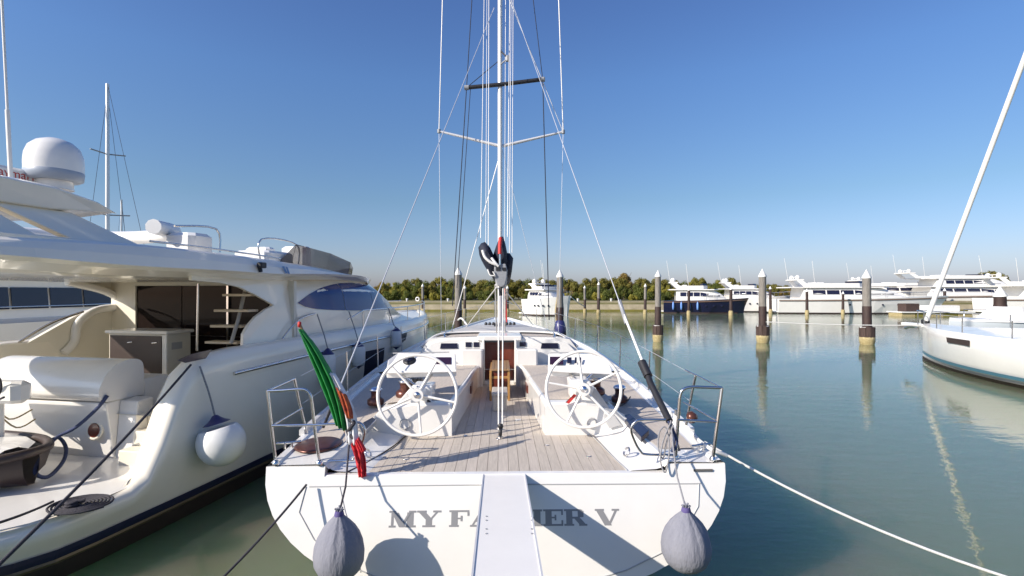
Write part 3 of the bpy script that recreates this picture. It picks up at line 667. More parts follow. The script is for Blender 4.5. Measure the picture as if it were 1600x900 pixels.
# cabin bulkhead with companionway
CYB = 4.76
def rt(y): return interp([(4.7,1.28),(9,1.12),(12,.7),(14,.3)], y)
bh = MB(XB)
zt = 2.13
for sg in (-1,1):
    mb = MB(XB).prism([(sg*.28,CYB,1.24),(sg*1.55,CYB,1.24),(sg*1.68,CYB+.05,1.62),(sg*1.30,CYB+.08,2.02),(sg*.98,CYB+.08,zt-.03),(sg*.28,CYB+.08,zt)][::-1 if sg < 0 else 1],(0,.1,0)); mb.build('bulkhead','gel',boat,bevel=.01)
    MB(XB).box((sg*.50-.2,CYB-.28,1.24),(sg*.50+.2,CYB-.002,1.95),.03).build('bulkhead_locker','gel',boat)
    MB(XB).prism([(sg*.78,CYB+.05,1.93),(sg*1.12,CYB+.05,1.93),(sg*1.10,CYB+.055,2.03),(sg*.80,CYB+.055,2.03)],(0,.02,0)).build('cabin_window','smoke',boat)
    if sg < 0:
        for a in (.38,.53): MB(XB).prism([(-a,CYB+.052,1.96),(-a-.11,CYB+.052,1.96),(-a-.11,CYB+.055,2.05),(-a,CYB+.055,2.05)],(0,.02,0)).build('instrument_display','smoke',boat)
    else: MB(XB).prism([(.38,CYB+.052,1.97),(.50,CYB+.052,1.97),(.50,CYB+.055,2.05),(.38,CYB+.055,2.05)],(0,.02,0)).build('instrument_display','smoke',boat)
    MB(XB).box((sg*.30-.02,CYB-.03,1.27),(sg*.30+.02,CYB+.11,2.10),.008).build('door_jamb','gel',boat)
    dr = MB(XB).box((sg*.14-.132,CYB+.12,1.30),(sg*.14+.132,CYB+.15,2.04)).build('companionway_door','mahog',boat)
    MB(XB).box((sg*.14-.09,CYB+.112,1.36),(sg*.14+.09,CYB+.12,1.66)).box((sg*.14-.09,CYB+.112,1.72),(sg*.14+.09,CYB+.12,1.98)).build('door_panel','mahog',dr)
MB(XB).box((-.42,CYB+.02,2.075),(.42,CYB+.9,2.17),.02).build('sliding_hatch','gel',boat)
MB(XB).box((-.30,CYB-.01,2.055),(.30,CYB+.1,2.083)).build('hatch_shadow_gap','black',boat)
MB(XB).box((-.28,CYB-.06,1.24),(.28,CYB+.16,1.33),.015).build('companionway_sill','gel',boat)
# foredeck and coachroof
rr = []
for y in [4.8,6,7,8,9,10,11,12,13,14,15,16,17,17.6,17.98]:
    b = hbm(y); z = zsh(y); rr.append([(f*b, y, z+(.03 if abs(f) > .97 else .03+.04*(1-f*f))) for f in (-1,-.98,-.95,-.6,-.3,0,.3,.6,.95,.98,1)])
MB(XB).loft(rr, smooth=True).build('foredeck','gel',boat)
def roofsec(y):
    b = interp([(4.8,1.72),(7,1.72),(9,1.5),(11.5,1.05),(13.5,.45)], y); h = interp([(4.8,2.12),(7,2.12),(9,2.032),(11,1.98),(12.5,1.88),(13.5,1.78)], y); z = zsh(y)
    return [(-b,y,z),(-b*.93,y,z+(h-z)*.45),(-b*.78,y,h-.03),(-b*.66,y,h),(-b*.3,y,h+.02),(0,y,h+.025),(b*.3,y,h+.02),(b*.66,y,h),(b*.78,y,h-.03),(b*.93,y,z+(h-z)*.45),(b,y,z)]
MB(XB).loft([roofsec(y) for y in [4.935,5.5,6.2,7,8,9,10,11,12,12.8,13.5]], False, True, smooth=True).build('coachroof','gel',boat)
rr = []
for y in [5.75,6.2,7,8,9,10,11,12,12.8]:
    s_ = roofsec(y); rr.append([(a*.96,b_,c+.006) for a,b_,c in s_[3:8]])
MB(XB).loft(rr, smooth=True).build('grey_roof_panel','gelgrey',boat)
MB(XB).loft([[(a*.93,y,c+.005) for a,_,c in roofsec(y)[3:8]] for y in [5.05,5.35,5.6]], smooth=True).build('teak_roof_panel','teak2',boat)
MB(XB).tube(curve([(-1.5,5.0,1.95),(-1.25,5.45,2.13),(-.8,5.68,2.165),(0,5.74,2.17),(.8,5.68,2.165),(1.25,5.45,2.13),(1.5,5.0,1.95)],5),.028,8).build('sprayhood_track','gel',boat)
MB(XB).tube(curve([(-1.47,4.97,1.93),(-1.22,5.38,2.112),(-.8,5.61,2.152),(0,5.67,2.158),(.8,5.61,2.152),(1.22,5.38,2.112),(1.47,4.97,1.93)],5),.014,6).build('dark_track_line','black',boat)
for sg in (-1,1):
    for y0,y1,a in ((5.3,7.2,.95),(7.4,8.9,.9)):
        q = []
        for y in (y0,y1):
            s_ = roofsec(y); p1 = Vector(s_[10 if sg > 0 else 0]); p2 = Vector(s_[8 if sg > 0 else 2]); q.append((p1.lerp(p2,.28)+Vector((sg*.03,0,.012)), p1.lerp(p2,.80)+Vector((sg*.035,0,.03))))
        MB(XB).prism([q[0][0],q[1][0],q[1][1],q[0][1]],(sg*.004,0,.002)).build('coachroof_window','blueglass',boat)
    MB(XB).tube([(sg*1.05,5.1,2.1),(sg*1.1,5.3,2.16),(sg*1.05,6.2,2.17),(sg*1.0,6.4,2.12)],.02,6).build('grab_rail','steel',boat)
# toe rail
for sg in (-1,1):
    MB(XB).loft([[(sg*(hbm(y)-.0),y,zsh(y)+.02),(sg*(hbm(y)-.0),y,zsh(y)+.085),(sg*(hbm(y)-.055),y,zsh(y)+.085),(sg*(hbm(y)-.06),y,zsh(y)+.02)] for y in [.9+k*.6 for k in range(28)]],closed=True,caps=True,smooth=False).build('toe_rail','alu' if sg<0 else 'gel',boat)
# mast, spreaders, boom
my = 9.35; mx_ = .0
mw = XB@Vector((mx_,my,0))
def W(x,y,z): return XB@Vector((x,y,z))
ms = node('mast', boat)
MB(XB).lathe([(.085,2.05),(.085,9),(.075,16),(.05,21)],(mx_,my,0),seg=20,sq=(.8,1.25)).build('mast_tube','alu',ms)
MB(XB).box((mx_-.012,my-.118,3.4),(mx_+.012,my-.100,20)).build('luff_track','gel',ms)
MB(XB).box((-.17,my-.25,2.02),(.17,my+.2,2.16),.02).build('mast_foot','greycast',ms)
for a in (-.38,-.28,-.18,.18,.28,.38): MB(XB).lathe([(.04,0),(.045,.03),(.03,.07),(0,.08)],(a,my-.3,2.10),seg=10).build('turning_block','black',ms)
mY = mw.y
for sg,px,py in ((-1,686,205),(1,880,206)):
    MB().tube([P(783+sg*3,228,mY),P(px,py,mY+.05)],.045,10,r2=.03).build('spreader','alu',ms)
    MB().lathe([(.05,-.05),(.05,.05)],P(px,py,mY+.05),seg=8).build('spreader_tip','greycast',ms)
d0, d1 = P(729,137,mY-.1), P(848,124,mY-.1)
MB().tube([d0,P(783,132,mY-.12),d1],.055,10).build('padded_spreader','black',ms)
for p in (d0,d1): MB().lathe([(.07,-.06),(.07,.06)],p,(1,0,0),8).build('spreader_end','greycast',ms)
MB().lathe([(.05,-.08),(.06,0),(.03,.08)],P(793,91,mY-.3),seg=10).tube([P(783,100,mY-.1),P(793,91,mY-.3)],.02,6).build('mast_light','greycast',ms)
MB().tube([P(783,80,mY-.1),P(793,91,mY-.3)],.02,6).build('light_bracket','black',ms)
def wire(a,b,r=.006,m='rigwire',name='shroud'): return MB().tube([a,b],r,6).build(name,m,boat)
# cap shrouds, diagonals, lowers
tl, tr = P(686,205,mY+.05), P(880,206,mY+.05)
wire(P(693,-60,mY),tl,.014,'white'); wire(P(871,-60,mY),tr,.014,'white')
wire(tl,W(-1.62,my,1.75),.007); wire(tr,W(1.62,my,1.75),.007)
wire(P(796,0,mY),tr,.010,'rigwire'); wire(P(783,234,mY),W(-1.35,my-.2,1.85),.012,'white'); wire(P(785,234,mY),W(1.35,my-.1,1.85),.006)
wire(P(741,-60,mY-.1),d0,.012,'navy'); wire(P(826,-60,mY-.1),d1,.010,'navy')
wire(d0,P(707,478,mY-.6),.013,'navy'); wire(P(735,140,mY-.1),P(714,450,mY-.6),.010,'navy'); wire(d1,P(858,500,mY-.6),.013,'navy')
wire(P(783,92,mY),d0,.010,'navy','strut_line')
# backstays
bl0 = P(783,-38,mY); bl1 = PZ(505,668,1.42)
wire(P(772,12,mY-.1),P(528,612,5.8),.009,'rigwire','backstay'); wire(P(528,612,5.8),P(505,668,5.85),.018,'black','backstay_tensioner')
br0, br1 = P(797,-5,mY-.1), P(975,492,6.6)
wire(br0,br1,.007,'rigwire','backstay'); wire(br1,P(1006,570,5.9),.017,'white','backstay_rod')
wire(P(968,470,6.8),P(979,506,6.5),.028,'greycast','backstay_joint')
cyl = MB().tube([P(1005,566,5.9),P(1016,598,5.65),P(1046,658,5.15)],.036,12).build('backstay_cylinder','black',boat)
MB().tube([P(1003,566,5.88),P(1013,588,5.72)],.05,12).build('cylinder_cover','black',cyl)
wire(P(1046,658,5.15),P(1060,705,5.05),.022,'black','backstay_tensioner')
# halyards and lazy jacks
for px0,px1,py1,r,dy in ((757,751,372,.008,-2.5),(764,763,392,.009,-3),(761,759,384,.006,-4),(797,793,370,.010,-2),(802,800,395,.007,-3.5),(799,796,398,.006,-5)):
    wire(P(px0,-40,mY-.2),P(px1,py1,mY+dy),r,'white','halyard')
wire(P(790,0,mY-.15),P(788,500,mY-.15),.008,'white','halyard')
wire(P(787,400,mY-.15),P(792,506,mY-.25),.022,'red','boom_vang_strap')
# boom and sail bag
BY = 7.0
bm = node('boom', boat); xb = P(783,430,BY).x
MB().loft([[Vector((xb+dx-.004*(y-BY)*3,y,z_+.015*(y-BY))) for dx,z_ in ((-.07,3.05),(-.085,3.2),(-.07,3.33),(.07,3.33),(.085,3.2),(.07,3.05))] for y in (BY+.12,10,mY-.15)],closed=True,caps=True).build('boom_tube','alu',bm)
MB().prism([P(773,412,BY),P(790,412,BY),P(793,422,BY),P(792,434,BY),P(789,446,BY),P(783,449,BY),P(777,446,BY),P(773,434,BY),P(772,420,BY)],(0,.16,0)).build('boom_end','greycast',bm,bevel=.012)
MB().box(P(775,423,BY-.01),P(782,418,BY-.005)+Vector((0,.02,0))).box(P(785,423,BY-.01),P(791,418,BY-.005)+Vector((0,.02,0))).build('sheave_slot','black',bm)
MB().tube([P(783,449,BY+.05),P(783,462,BY+.05)],.03,10).build('sheet_shackle','black',bm)
def bag(outl, y0, y1, name='sail_bag', m='navy'):
    mb = MB(); c = sum((P(a,b,y0) for a,b in outl), Vector())/len(outl); rr = []
    for y,s_ in ((y0,.35),(y0+.06,.8),(y0+.22,1),(y0+1.2,1.04),(y0+2.6,.95),(y1,.8)):
        rr.append([c+(P(a,b,y0)-c)*s_*(1+.05*math.sin(k*2.1+y*3))+Vector((-.012*(y-y0),y-y0,-.05*(y-y0)*.4)) for k,(a,b) in enumerate(outl)])
    return mb.loft(rr,True,True,True).build(name,m,bm)
bag([(746,384),(750,376),(757,376),(765,384),(772,398),(779,412),(781,425),(774,433),(764,424),(753,408),(747,396)],BY+.1,BY+5)
bag([(770,396),(774,382),(781,368),(786,366),(790,378),(792,392),(794,408),(791,422),(783,424),(774,414)],BY+.16,BY+5.2)
bag([(790,392),(797,393),(802,402),(801,416),(798,432),(792,433),(788,424),(788,405)],BY+.3,BY+4.6)
MB().tube(curve([P(754,391,BY+.0),P(758,402,BY-.02),P(767,410,BY-.03),P(777,414,BY-.03)]),.02,8).build('bag_strap','wire',bm)
MB().tube(curve([P(768,403,BY),P(775,412,BY-.03),P(779,416,BY-.03)]),.018,8).build('bag_strap','wire',bm)
MB().tube([P(782,372,BY+.1),P(781,384,BY+.02),P(781,397,BY+.0)],.026,8).build('red_strap','red',bm)
MB().tube([P(781,397,BY),P(781,414,BY-.01)],.014,8).build('shackle_link','steel',bm)
MB().tube(curve([P(762,421,BY),P(766,430,BY-.02),P(773,430,BY-.02),P(770,424,BY-.02)]),.01,6).build('loose_line','wire',bm)
# mainsheet down to the sole block
blk = PZ(782,685,1.275)
for a,b in (((779,447),(779,672)),((786,447),(785,672))):
    wire(P(*a,BY+.05),P(*b,blk.y),.009,'wire','mainsheet')
wire(P(774,445,BY+.05),P(776,520,8.4),.010,'wire','mainsheet'); wire(P(790,445,BY+.05),P(789,520,8.4),.008,'wire','mainsheet')
wire(P(776,449,BY),P(726,514,my+4.9),.010,'wire','boom_guy'); wire(P(790,455,BY+1),P(833,508,my+4.7),.010,'wire','boom_guy')
mb = node('mainsheet_block', boat)
MB().lathe([(.03,0),(.035,.012),(.035,.02)],blk,seg=14).build('block_plate','steel',mb)
MB().lathe([(0,-.02),(.045,-.018),(.05,0),(.045,.018),(0,.02)],blk+Vector((0,0,.075)),(1,0,0),16).build('sheave','black',mb)
MB().lathe([(0,-.018),(.03,-.016),(.034,0),(.03,.016),(0,.018)],blk+Vector((0,0,.145)),(0,1,0),14).tube([blk,blk+Vector((0,0,.17))],.012,6).build('sheave_cheek','black',mb)
# cockpit table
tb = node('cockpit_table', boat)
def tbx(name,m,x0,x1,y0,y1,z0,z1,bv=.006): return MB(XB).box((x0,y0,z0),(x1,y1,z1),bv).build(name,m,tb)
ty0, ty1 = 3.35, 4.4
for k in range(6):
    w_ = .30/6; tbx('table_slat','wood',-.13+k*w_+.002,-.13+(k+1)*w_-.002,ty0,ty1,1.735,1.765,.003)
for xx in (-.135,.155):
    tbx('folded_leaf','woodpost',xx-.02,xx+.02,ty0+.02,ty1,1.36,1.73)
    tbx('table_leg','woodpost',xx-.018,xx+.018,ty0-.10,ty0-.05,1.275,1.70)
    tbx('table_leg','woodpost',xx-.018,xx+.018,ty1-.1,ty1-.05,1.275,1.35)
tbx('table_box','mahog',-.11,.13,ty0+.04,ty0+.2,1.3,1.73)
tbx('brace','woodpost',-.155,.175,ty0-.075,ty0-.045,1.62,1.66)
tbx('foot_support','teak2',-.095,.115,2.55,2.80,1.276,1.50,.012)
tbx('foot_support_top','teak',-.105,.125,2.5,3.0,1.50,1.545,.01)
# stanchions and lifelines
lf = {}
for sg in (-1,1):
    prev = None
    for y in (.95,2.9,5.0,7.1,9.3,11.4,13.5,15.3,17.3):
        b = hbm(y)-.03; p0 = W(sg*b,y,zsh(y)+.05); p1 = W(sg*b*1.01,y,zsh(y)+.68)
        if y > 1 : MB().tube([p0,p1],.0125,8).lathe([(.03,0),(.02,.05)],p0-Vector((0,0,.01)),seg=8).build('stanchion','steel',boat)
        mid = p0.lerp(p1,.5)
        if prev:
            wire(prev[0],p1,.0035,'rigwire','lifeline'); wire(prev[1],mid,.003,'rigwire','lifeline')
        prev = (p1,mid)
MB(XB).tube(curve([(-.5,16.9,2.5),(-.25,17.8,2.6),(0,18.0,2.62),(.25,17.8,2.6),(.5,16.9,2.5)]),.014,8).tube([(-.25,17.6,1.85),(-.25,17.75,2.58)],.012,6).tube([(.25,17.6,1.85),(.25,17.75,2.58)],.012,6).build('bow_pulpit','steel',boat)
# pushpits
def rail(name, pts, par, r=.0135, smooth_=False, n=5):
    q = [P(*p) for p in pts]; MB().tube(curve(q,n) if smooth_ else q, r, 10).build(name,'steel',par)
lp = node('stern_rail', boat)
rail('post',[(431,722,4.92),(424,668,4.93),(418,611,4.95)],lp,.016)
rail('top_rail',[(418,611,4.95),(440,610,4.95),(468,608,4.95),(479,610,4.95),(485,618,4.95),(487,628,4.95)],lp,.0145,True)
rail('post',[(487,628,4.95),(492,672,4.94),(499,722,4.92)],lp,.0155)
rail('middle_rail',[(425,665,4.93),(490,664,4.93),(545,661,4.93)],lp,.0125)
rail('gate_hoop',[(545,661,4.93),(558,660,4.93),(566,664,4.93),(570,676,4.93),(563,700,4.93),(554,715,4.93),(546,719,4.93),(503,721,4.92)],lp,.013,True)
rail('side_rail',[(418,611,4.95),(460,592,5.7)],lp); rail('side_post',[(460,592,5.7),(468,630,5.75),(481,684,5.75)],lp,.0145); rail('side_rail',[(427,664,4.93),(472,638,5.72)],lp,.010)
rp = node('stern_rail', boat)
rail('post',[(1114,716,4.93),(1121,660,4.94),(1128,606,4.96)],rp,.016)
rail('top_rail',[(1128,606,4.96),(1100,605,4.96),(1078,605,4.96),(1066,610,4.96),(1062,622,4.96)],rp,.0145,True)
rail('post',[(1062,622,4.96),(1059,664,4.95),(1056,712,4.93)],rp,.0155)
rail('middle_rail',[(1121,659,4.94),(1059,656,4.94)],rp,.0125)
rail('gate_hoop',[(1040,656,4.94),(1003,656,4.94),(992,660,4.94),(986,672,4.94),(993,692,4.94),(1001,705,4.94),(1010,710,4.94),(1054,711,4.93)],rp,.013,True)
rail('side_rail',[(1128,606,4.96),(1088,586,5.7),(1071,578,6.0)],rp,.009); rail('side_post',[(1087,586,5.7),(1080,620,5.75),(1072,664,5.75)],rp,.0145); rail('side_rail',[(1120,657,4.94),(1068,628,5.72)],rp,.010)
for px,py in ((431,724),(499,724),(1114,718),(1056,714)):
    p = PZ(px,py,1.385); MB().lathe([(.035,-.01),(.035,.01),(.02,.03)],p,seg=12).build('rail_foot','steel',boat)
# rail clamps / engine bracket, small horseshoe block
MB().box(P(1056,650,5.0),P(1064,640,5.0)+Vector((0,.05,0)),.006).build('rail_clamp','steel',boat)
p = P(1080,652,5.5); MB().lathe([(0,-.03),(.06,-.025),(.065,.02),(.03,.06),(0,.06)],p,(.6,-.5,.2),14).build('spare_block','drum',boat)
# cleats with chocks
for px,py in ((450,700),(1096,704)):
    p = PZ(px,py,1.40); MB().tube([p+Vector((-.11,-.02,.05)),p+Vector((.11,.06,.05))],.014,8).tube([p+Vector((-.03,0,-.01)),p+Vector((-.03,0,.05))],.012,8).tube([p+Vector((.03,.02,-.01)),p+Vector((.03,.02,.05))],.012,8).build('mooring_cleat','steel',boat)
# black/steel wedge covers on the coamings
for pts in ([(560,664),(585,650),(588,655),(566,678)],[(972,650),(984,646),(1014,672),(1002,683)]):
    a = [PZ(q[0],q[1],1.50 if i in (1,2) else 1.46) for i,q in enumerate(pts)]
    MB().prism(a[::-1] if pts[0][0] > 800 else a,(0,0,-.06)).build('steel_step_cover','steel' if pts[0][0] < 800 else 'smoke',boat,bevel=.006)
# coiled line on the left quarter
p = PZ(452,692,1.42)
# ------------------------------------------------------------------ things on / around the sailing yacht
# gangway
g0, g1, yA, yB = (-.077,1.275), (.02,1.475), 4.95, 1.05
gw = thing('gangway', 'white boarding plank leading from the quay onto the sailing yacht transom', 'gangway', (-.03,3.0,1.3))
def gq(t): 
    y = yA+(yB-yA)*t; x_ = -.077+.05*(4.92-y)/2.04; z_ = 1.268+.13*(4.92-y)/2.04; return x_,y,z_
rr = []
for t in (0,.02,.98,1):
    x_,y,z_ = gq(t); h = .2 if .01 < t < .99 else .185
    rr.append([(x_-h,y,z_-.05),(x_-h,y,z_-.008),(x_-h+.008,y,z_),(x_+h-.008,y,z_),(x_+h,y,z_-.008),(x_+h,y,z_-.05)])
MB().loft(rr,True,True).build('walkway_board','white',gw)
for sg in (-1,1):
    a = gq(0.01); b = gq(.99); MB().prism([(a[0]+sg*.197-.006,a[1],a[2]-.085),(a[0]+sg*.197+.006,a[1],a[2]-.085),(a[0]+sg*.197+.006,a[1],a[2]+.006),(a[0]+sg*.197-.006,a[1],a[2]+.006)],Vector(b)-Vector(a)).build('side_flange','alu',gw)
for px in (760,831):
    for py in (806,813,826,834):
        y = 4.05; t = (yA-y)/(yA-yB); 
        t = min(range(0,100),key=lambda k:abs(456-(gq(k/100)[2]-3)*800/gq(k/100)[1]-py))/100; q = gq(t)
        MB().lathe([(0,0),(.008,0),(.007,.004)],((px-800)/800*q[1],q[1],q[2]+.0005),seg=10).build('bolt','greycast',gw)
for px in (750,822):
    p = P(px,746,4.86); MB().box(p-Vector((.02,.03,.02)),p+Vector((.02,.03,.02)),.005).build('hinge','steel',gw)
# cloth covered fenders
def bagfender(cx, top, bot, wd, Y, label, tie, seedr):
    rndf = random.Random(seedr); t = thing('fender', label, 'fender', P(cx,bot,Y)); c = P(cx,(top+bot)/2,Y); H = (bot-top)/800*Y; r = wd/2/800*Y; rings = []
    N = 48
    for z,q in [(0,.03),(.02,.28),(.07,.56),(.16,.82),(.28,.97),(.42,1.0),(.55,.95),(.67,.83),(.78,.65),(.87,.44),(.93,.28),(.97,.18),(1,.13)]:
        am = .036*max(0,(z-.45))/.55+.003
        rings.append([Vector((c.x+r*q*math.cos(2*math.pi*k/N)*(1+am*2.4*math.sin(k*2*math.pi*7/N+seedr+2*math.sin(k*.5))), c.y+r*q*math.sin(2*math.pi*k/N)*(1+am*2.4*math.sin(k*2*math.pi*7/N+seedr+2*math.sin(k*.5))), c.z-H/2+H*z)) for k in range(N)])
    MB().loft(rings,True,True,True).build('cloth_cover','fabric',t)
    tp = Vector((c.x,c.y,c.z+H/2))
    MB().lathe([(r*.17,-.02),(r*.2,.0),(r*.16,.03)],tp-Vector((0,0,.01)),seg=12).build('cover_drawstring','purplecloth',t)
    for k in range(7):
        a = k*.9; MB().tube([tp,tp+Vector((math.cos(a)*.035,math.sin(a)*.03,.035+.01*(k%3)))],.009,5).build('gathered_cloth','fabric',t)
    MB().tube([tp]+[P(*q) for q in tie],.0085,6).build('rope','darkrope' if seedr == 1 else 'greyrope',t)
    return t
bagfender(530,802,908,77,4.28,'grey cloth covered fender hanging at the left of the transom',[(540,760,4.55),(545,700,4.75),(548,666,4.93)],1)
bagfender(1072,796,893,76,4.28,'grey cloth covered fender hanging at the right of the transom',[(1058,745,4.6),(1052,700,4.8),(1048,657,4.94)],2)
# flag
fs = thing('flag', 'Italian ensign with naval emblem furled round a leaning staff at the stern rail', 'flag', P(549,694,4.88))
MB().tube([P(549,694,4.88),P(520,630,4.82),P(469,508,4.72)],.013,8).build('staff','wood',fs)
MB().lathe([(.0,-.03),(.018,-.02),(.018,.02),(0,.03)],P(468,507,4.72),seg=8).build('finial','red',fs)
def cloth(name, m, L, Rr, rows=16, cols=15, amp=.03, seed=0):
    """L, Rr: pixel edge paths (px,py,Y) of the hanging band; pleats run along its length"""
    a = curve([P(*p) for p in L],5); b = curve([P(*p) for p in Rr],5)
    rr = []
    for i in range(rows+1):
        t = i/rows; p = a[min(int(t*(len(a)-1)),len(a)-1)]; q = b[min(int(t*(len(b)-1)),len(b)-1)]
        rr.append([p.lerp(q,j/cols)+Vector((0,-amp*math.sin(j/cols*math.pi*5+seed+t*1.5)-.03*math.sin(j/cols*math.pi)+rnd.uniform(-.004,.004),rnd.uniform(-.004,.004))) for j in range(cols+1)])
    o = MB().loft(rr,smooth=True).build(name,m,fs); s_ = o.modifiers.new('thickness','SOLIDIFY'); s_.thickness = .004; return o
cloth('green_band','green',[(469,514,4.72),(482,548,4.73),(500,592,4.76),(516,632,4.78),(527,664,4.8)],[(474,516,4.71),(498,548,4.72),(522,592,4.74),(534,628,4.76),(542,672,4.78)],amp=.034,cols=22)
cloth('white_band','flagwhite',[(510,575,4.77),(520,600,4.78),(536,650,4.80),(542,692,4.81)],[(522,584,4.74),(540,614,4.75),(556,650,4.76),(560,694,4.77)],amp=.018,seed=1)
cloth('emblem','emblem',[(525,604,4.715),(534,632,4.72),(541,652,4.73)],[(541,617,4.70),(550,638,4.71),(552,654,4.72)],rows=8,amp=.012,seed=2)
cloth('red_band','flagred',[(548,695,4.8),(554,715,4.8),(560,744,4.8)],[(560,682,4.78),(572,718,4.77),(573,744,4.77)],amp=.015,seed=3)
cloth('red_fold','flagred',[(558,690,4.76),(562,700,4.76),(566,708,4.76)],[(560,683,4.75),(570,700,4.75),(571,703,4.75)],rows=6,amp=.01,seed=1)
MB().tube(curve([P(543,655,4.77),P(553,660,4.74),P(548,668,4.74),P(544,676,4.77),P(552,684,4.75)]),.018,8).build('lashing','darkrope',fs)
# mooring lines and loose ropes
def rope(name, pts, r, m, label, n=5):
    return tag(base(MB().tube(curve([Vector(p) for p in pts],n),r,8).build(name,m)),label,'rope')
q0, q1 = PZ(1100,690,1.42), P(1625,918,4.4)
rope('mooring_line',sag(q0,q1,.12),.013,'wire','white mooring line running from the sailboat right quarter towards the quay',1)
rope('mooring_line',[PZ(1082,676,1.44),PZ(1092,688,1.46),PZ(1112,702,1.43),PZ(1135,712,1.36)],.02,'wire','thicker white rope splice wound on the right quarter cleat')
rope('mooring_line',sag(P(479,757,4.70),P(325,925,3.9),.03),.010,'darkrope','thin dark mooring line from the left of the transom down to the lower left',1)
rope('coiled_line',[P(1048,660,4.9),P(1036,690,4.86),P(1032,720,4.82),P(1040,738,4.80),P(1046,700,4.84),P(1040,668,4.9),P(1030,676,4.88),P(1029,702,4.86),P(1036,716,4.84),P(1042,690,4.88),P(1052,664,4.9)],.0075,'greyrope','pale grey line hanging in loops from the right stern rail')
rope('coiled_line',[P(1044,658,4.93),P(1054,680,4.9),P(1050,706,4.9),P(1058,690,4.9),P(1048,664,4.92)],.012,'bluerope','navy line knotted around the right stern rail beside the black cylinder')
rope('cockpit_rope',[PZ(985,620,1.5),PZ(975,632,1.5),PZ(950,638,1.5),PZ(930,640,1.5)],.009,'darkrope','dark rope trailing across the right side deck by the winches')
rope('halyard_tail',[P(716,500,27),P(722,498,26.7),P(733,512,26.3),P(741,519,26)],.05,'wire','white rope looped on the pile left of the mast')
rope('hanging_line',[P(872,458,30.3),P(868,490,30.2),P(874,512,30.2),P(880,490,30.2),P(877,458,30.2)],.05,'tanrope','tan ropes hanging in a bundle on the pile right of the mast')
tag(base(MB().lathe([(.02,0),(.3,.2),(.36,.7),(.25,1.1),(.05,1.3)],P(875,532,29.6),seg=14).build('pile_fender','vnavy')),'navy fender hanging low on the pile right of the mast','fender')
rope('hauling_line',[P(892,464,60),P(905,474,65),P(914,479,70)],.05,'wire','white mooring line from the moored yacht bow to a thin pile')
rope('mooring_line',sag(P(1197,503,24),P(1440,508,23),.06),.02,'wire','white line stretched from the middle collared pile towards the right sailboat',1)
# ------------------------------------------------------------------ left motor yacht
YO = Vector((-6.95,4.9,0)); YR = R(-11)
my_ = thing('motor_yacht', 'big cream white flybridge motor yacht with blue side window, left of the sailing yacht', 'motor yacht', YO, YR)
XY = Matrix.Translation(YO)@Matrix.Rotation(YR,4,'Z')
def yL(px,py,v,off=0):
    d = P(px,py,1)-Vector((0,0,CAMZ)); inv = XY.inverted(); o = inv@Vector((0,0,CAMZ)); dd = inv.to_3x3()@d; t = (v-o.x)/dd.x; return o+dd*t
def yU(px,py,u):
    d = P(px,py,1)-Vector((0,0,CAMZ)); inv = XY.inverted(); o = inv@Vector((0,0,CAMZ)); dd = inv.to_3x3()@d; t = (u-o.y)/dd.y; return o+dd*t
yb = [(.3,1.95),(.7,2.2),(1.5,2.28),(4,2.32),(8,2.3),(10,2.18),(12.5,1.78),(14.3,1.15),(15.6,.55),(16.4,.04)]
hy = lambda u: smooth_interp(yb,u)
ytop = [(.3,.68),(1.55,.70),(1.75,.80),(1.95,1.15),(2.15,1.62),(2.35,1.95),(2.6,2.12),(3.2,2.17),(6,2.2),(10,2.2),(14,2.24),(16.4,2.28)]
us = [.3,.5,.8,1.2,1.55,1.75,1.85,1.95,2.05,2.15,2.25,2.35,2.6,3.2,4,5,6,7,8,9,10,11,12,13,14,14.8,15.4,16,16.4]
for sg in (1,-1):
    rr = []
    for u in us:
        b = hy(u); zt = interp(ytop,u); fl = .35*max(0,(u-8)/8); ss = .1+fl
        bw = max(b-ss,.01)
        th = interp([(.3,.12),(1.5,.14),(1.9,.34),(2.6,.36),(5,.28)],u); th = min(th,b*.9)
        zi = .69 if u < 2.45 else (1.3 if u < 5 else zt-.1)
        zi = min(zi,zt-.01)
        rr.append([(sg*(b-th-.02),u,zi),(sg*(b-th),u,zt-.06),(sg*(b-th+.06),u,zt-.01),(sg*(b-.1),u,zt),(sg*(b-.02),u,zt-.06),(sg*b,u,max(zt-.25,.5) if zt > 1 else zt-.12),(sg*(b-.01),u,min(1.2,zt*.72)),(sg*(bw+.3*(b-bw)),u,.42),(sg*bw,u,.24)])
    MB(XY).loft(rr if sg < 0 else [r[::-1] for r in rr],smooth=True).build('hull_side','gelcream',my_)
    lo = []; go = []; lw = []
    for u in us:
        b = hy(u); fl = .35*max(0,(u-8)/8); bw = max(b-.1-fl,.01)
        lo.append([(sg*(bw+.004),u,.24),(sg*(bw+.10*(b-bw)+.012),u,.29),(sg*(bw+.2*(b-bw)+.012),u,.345)]); go.append([(sg*(bw-.0),u,.19),(sg*(bw+.015),u,.215),(sg*(bw+.006),u,.24)]); lw.append([(sg*max(bw-.16,.005),u,-.5),(sg*max(bw-.03,.005),u,.0),(sg*bw,u,.19)])
    for nm,q,mm in (('boot_stripe',lo,'boot'),('bronze_stripe',go,'gold'),('bottom_paint',lw,'antifoul')): MB(XY).loft(q).build(nm,mm,my_)
    MB(XY).tube([(sg*(hy(u)+.012),u,interp([(3,1.80),(6,1.86),(10,1.9),(15,1.96)],u)) for u in [3.1+.6*k for k in range(21)]],.028,8).build('rubbing_rail','steel',my_)
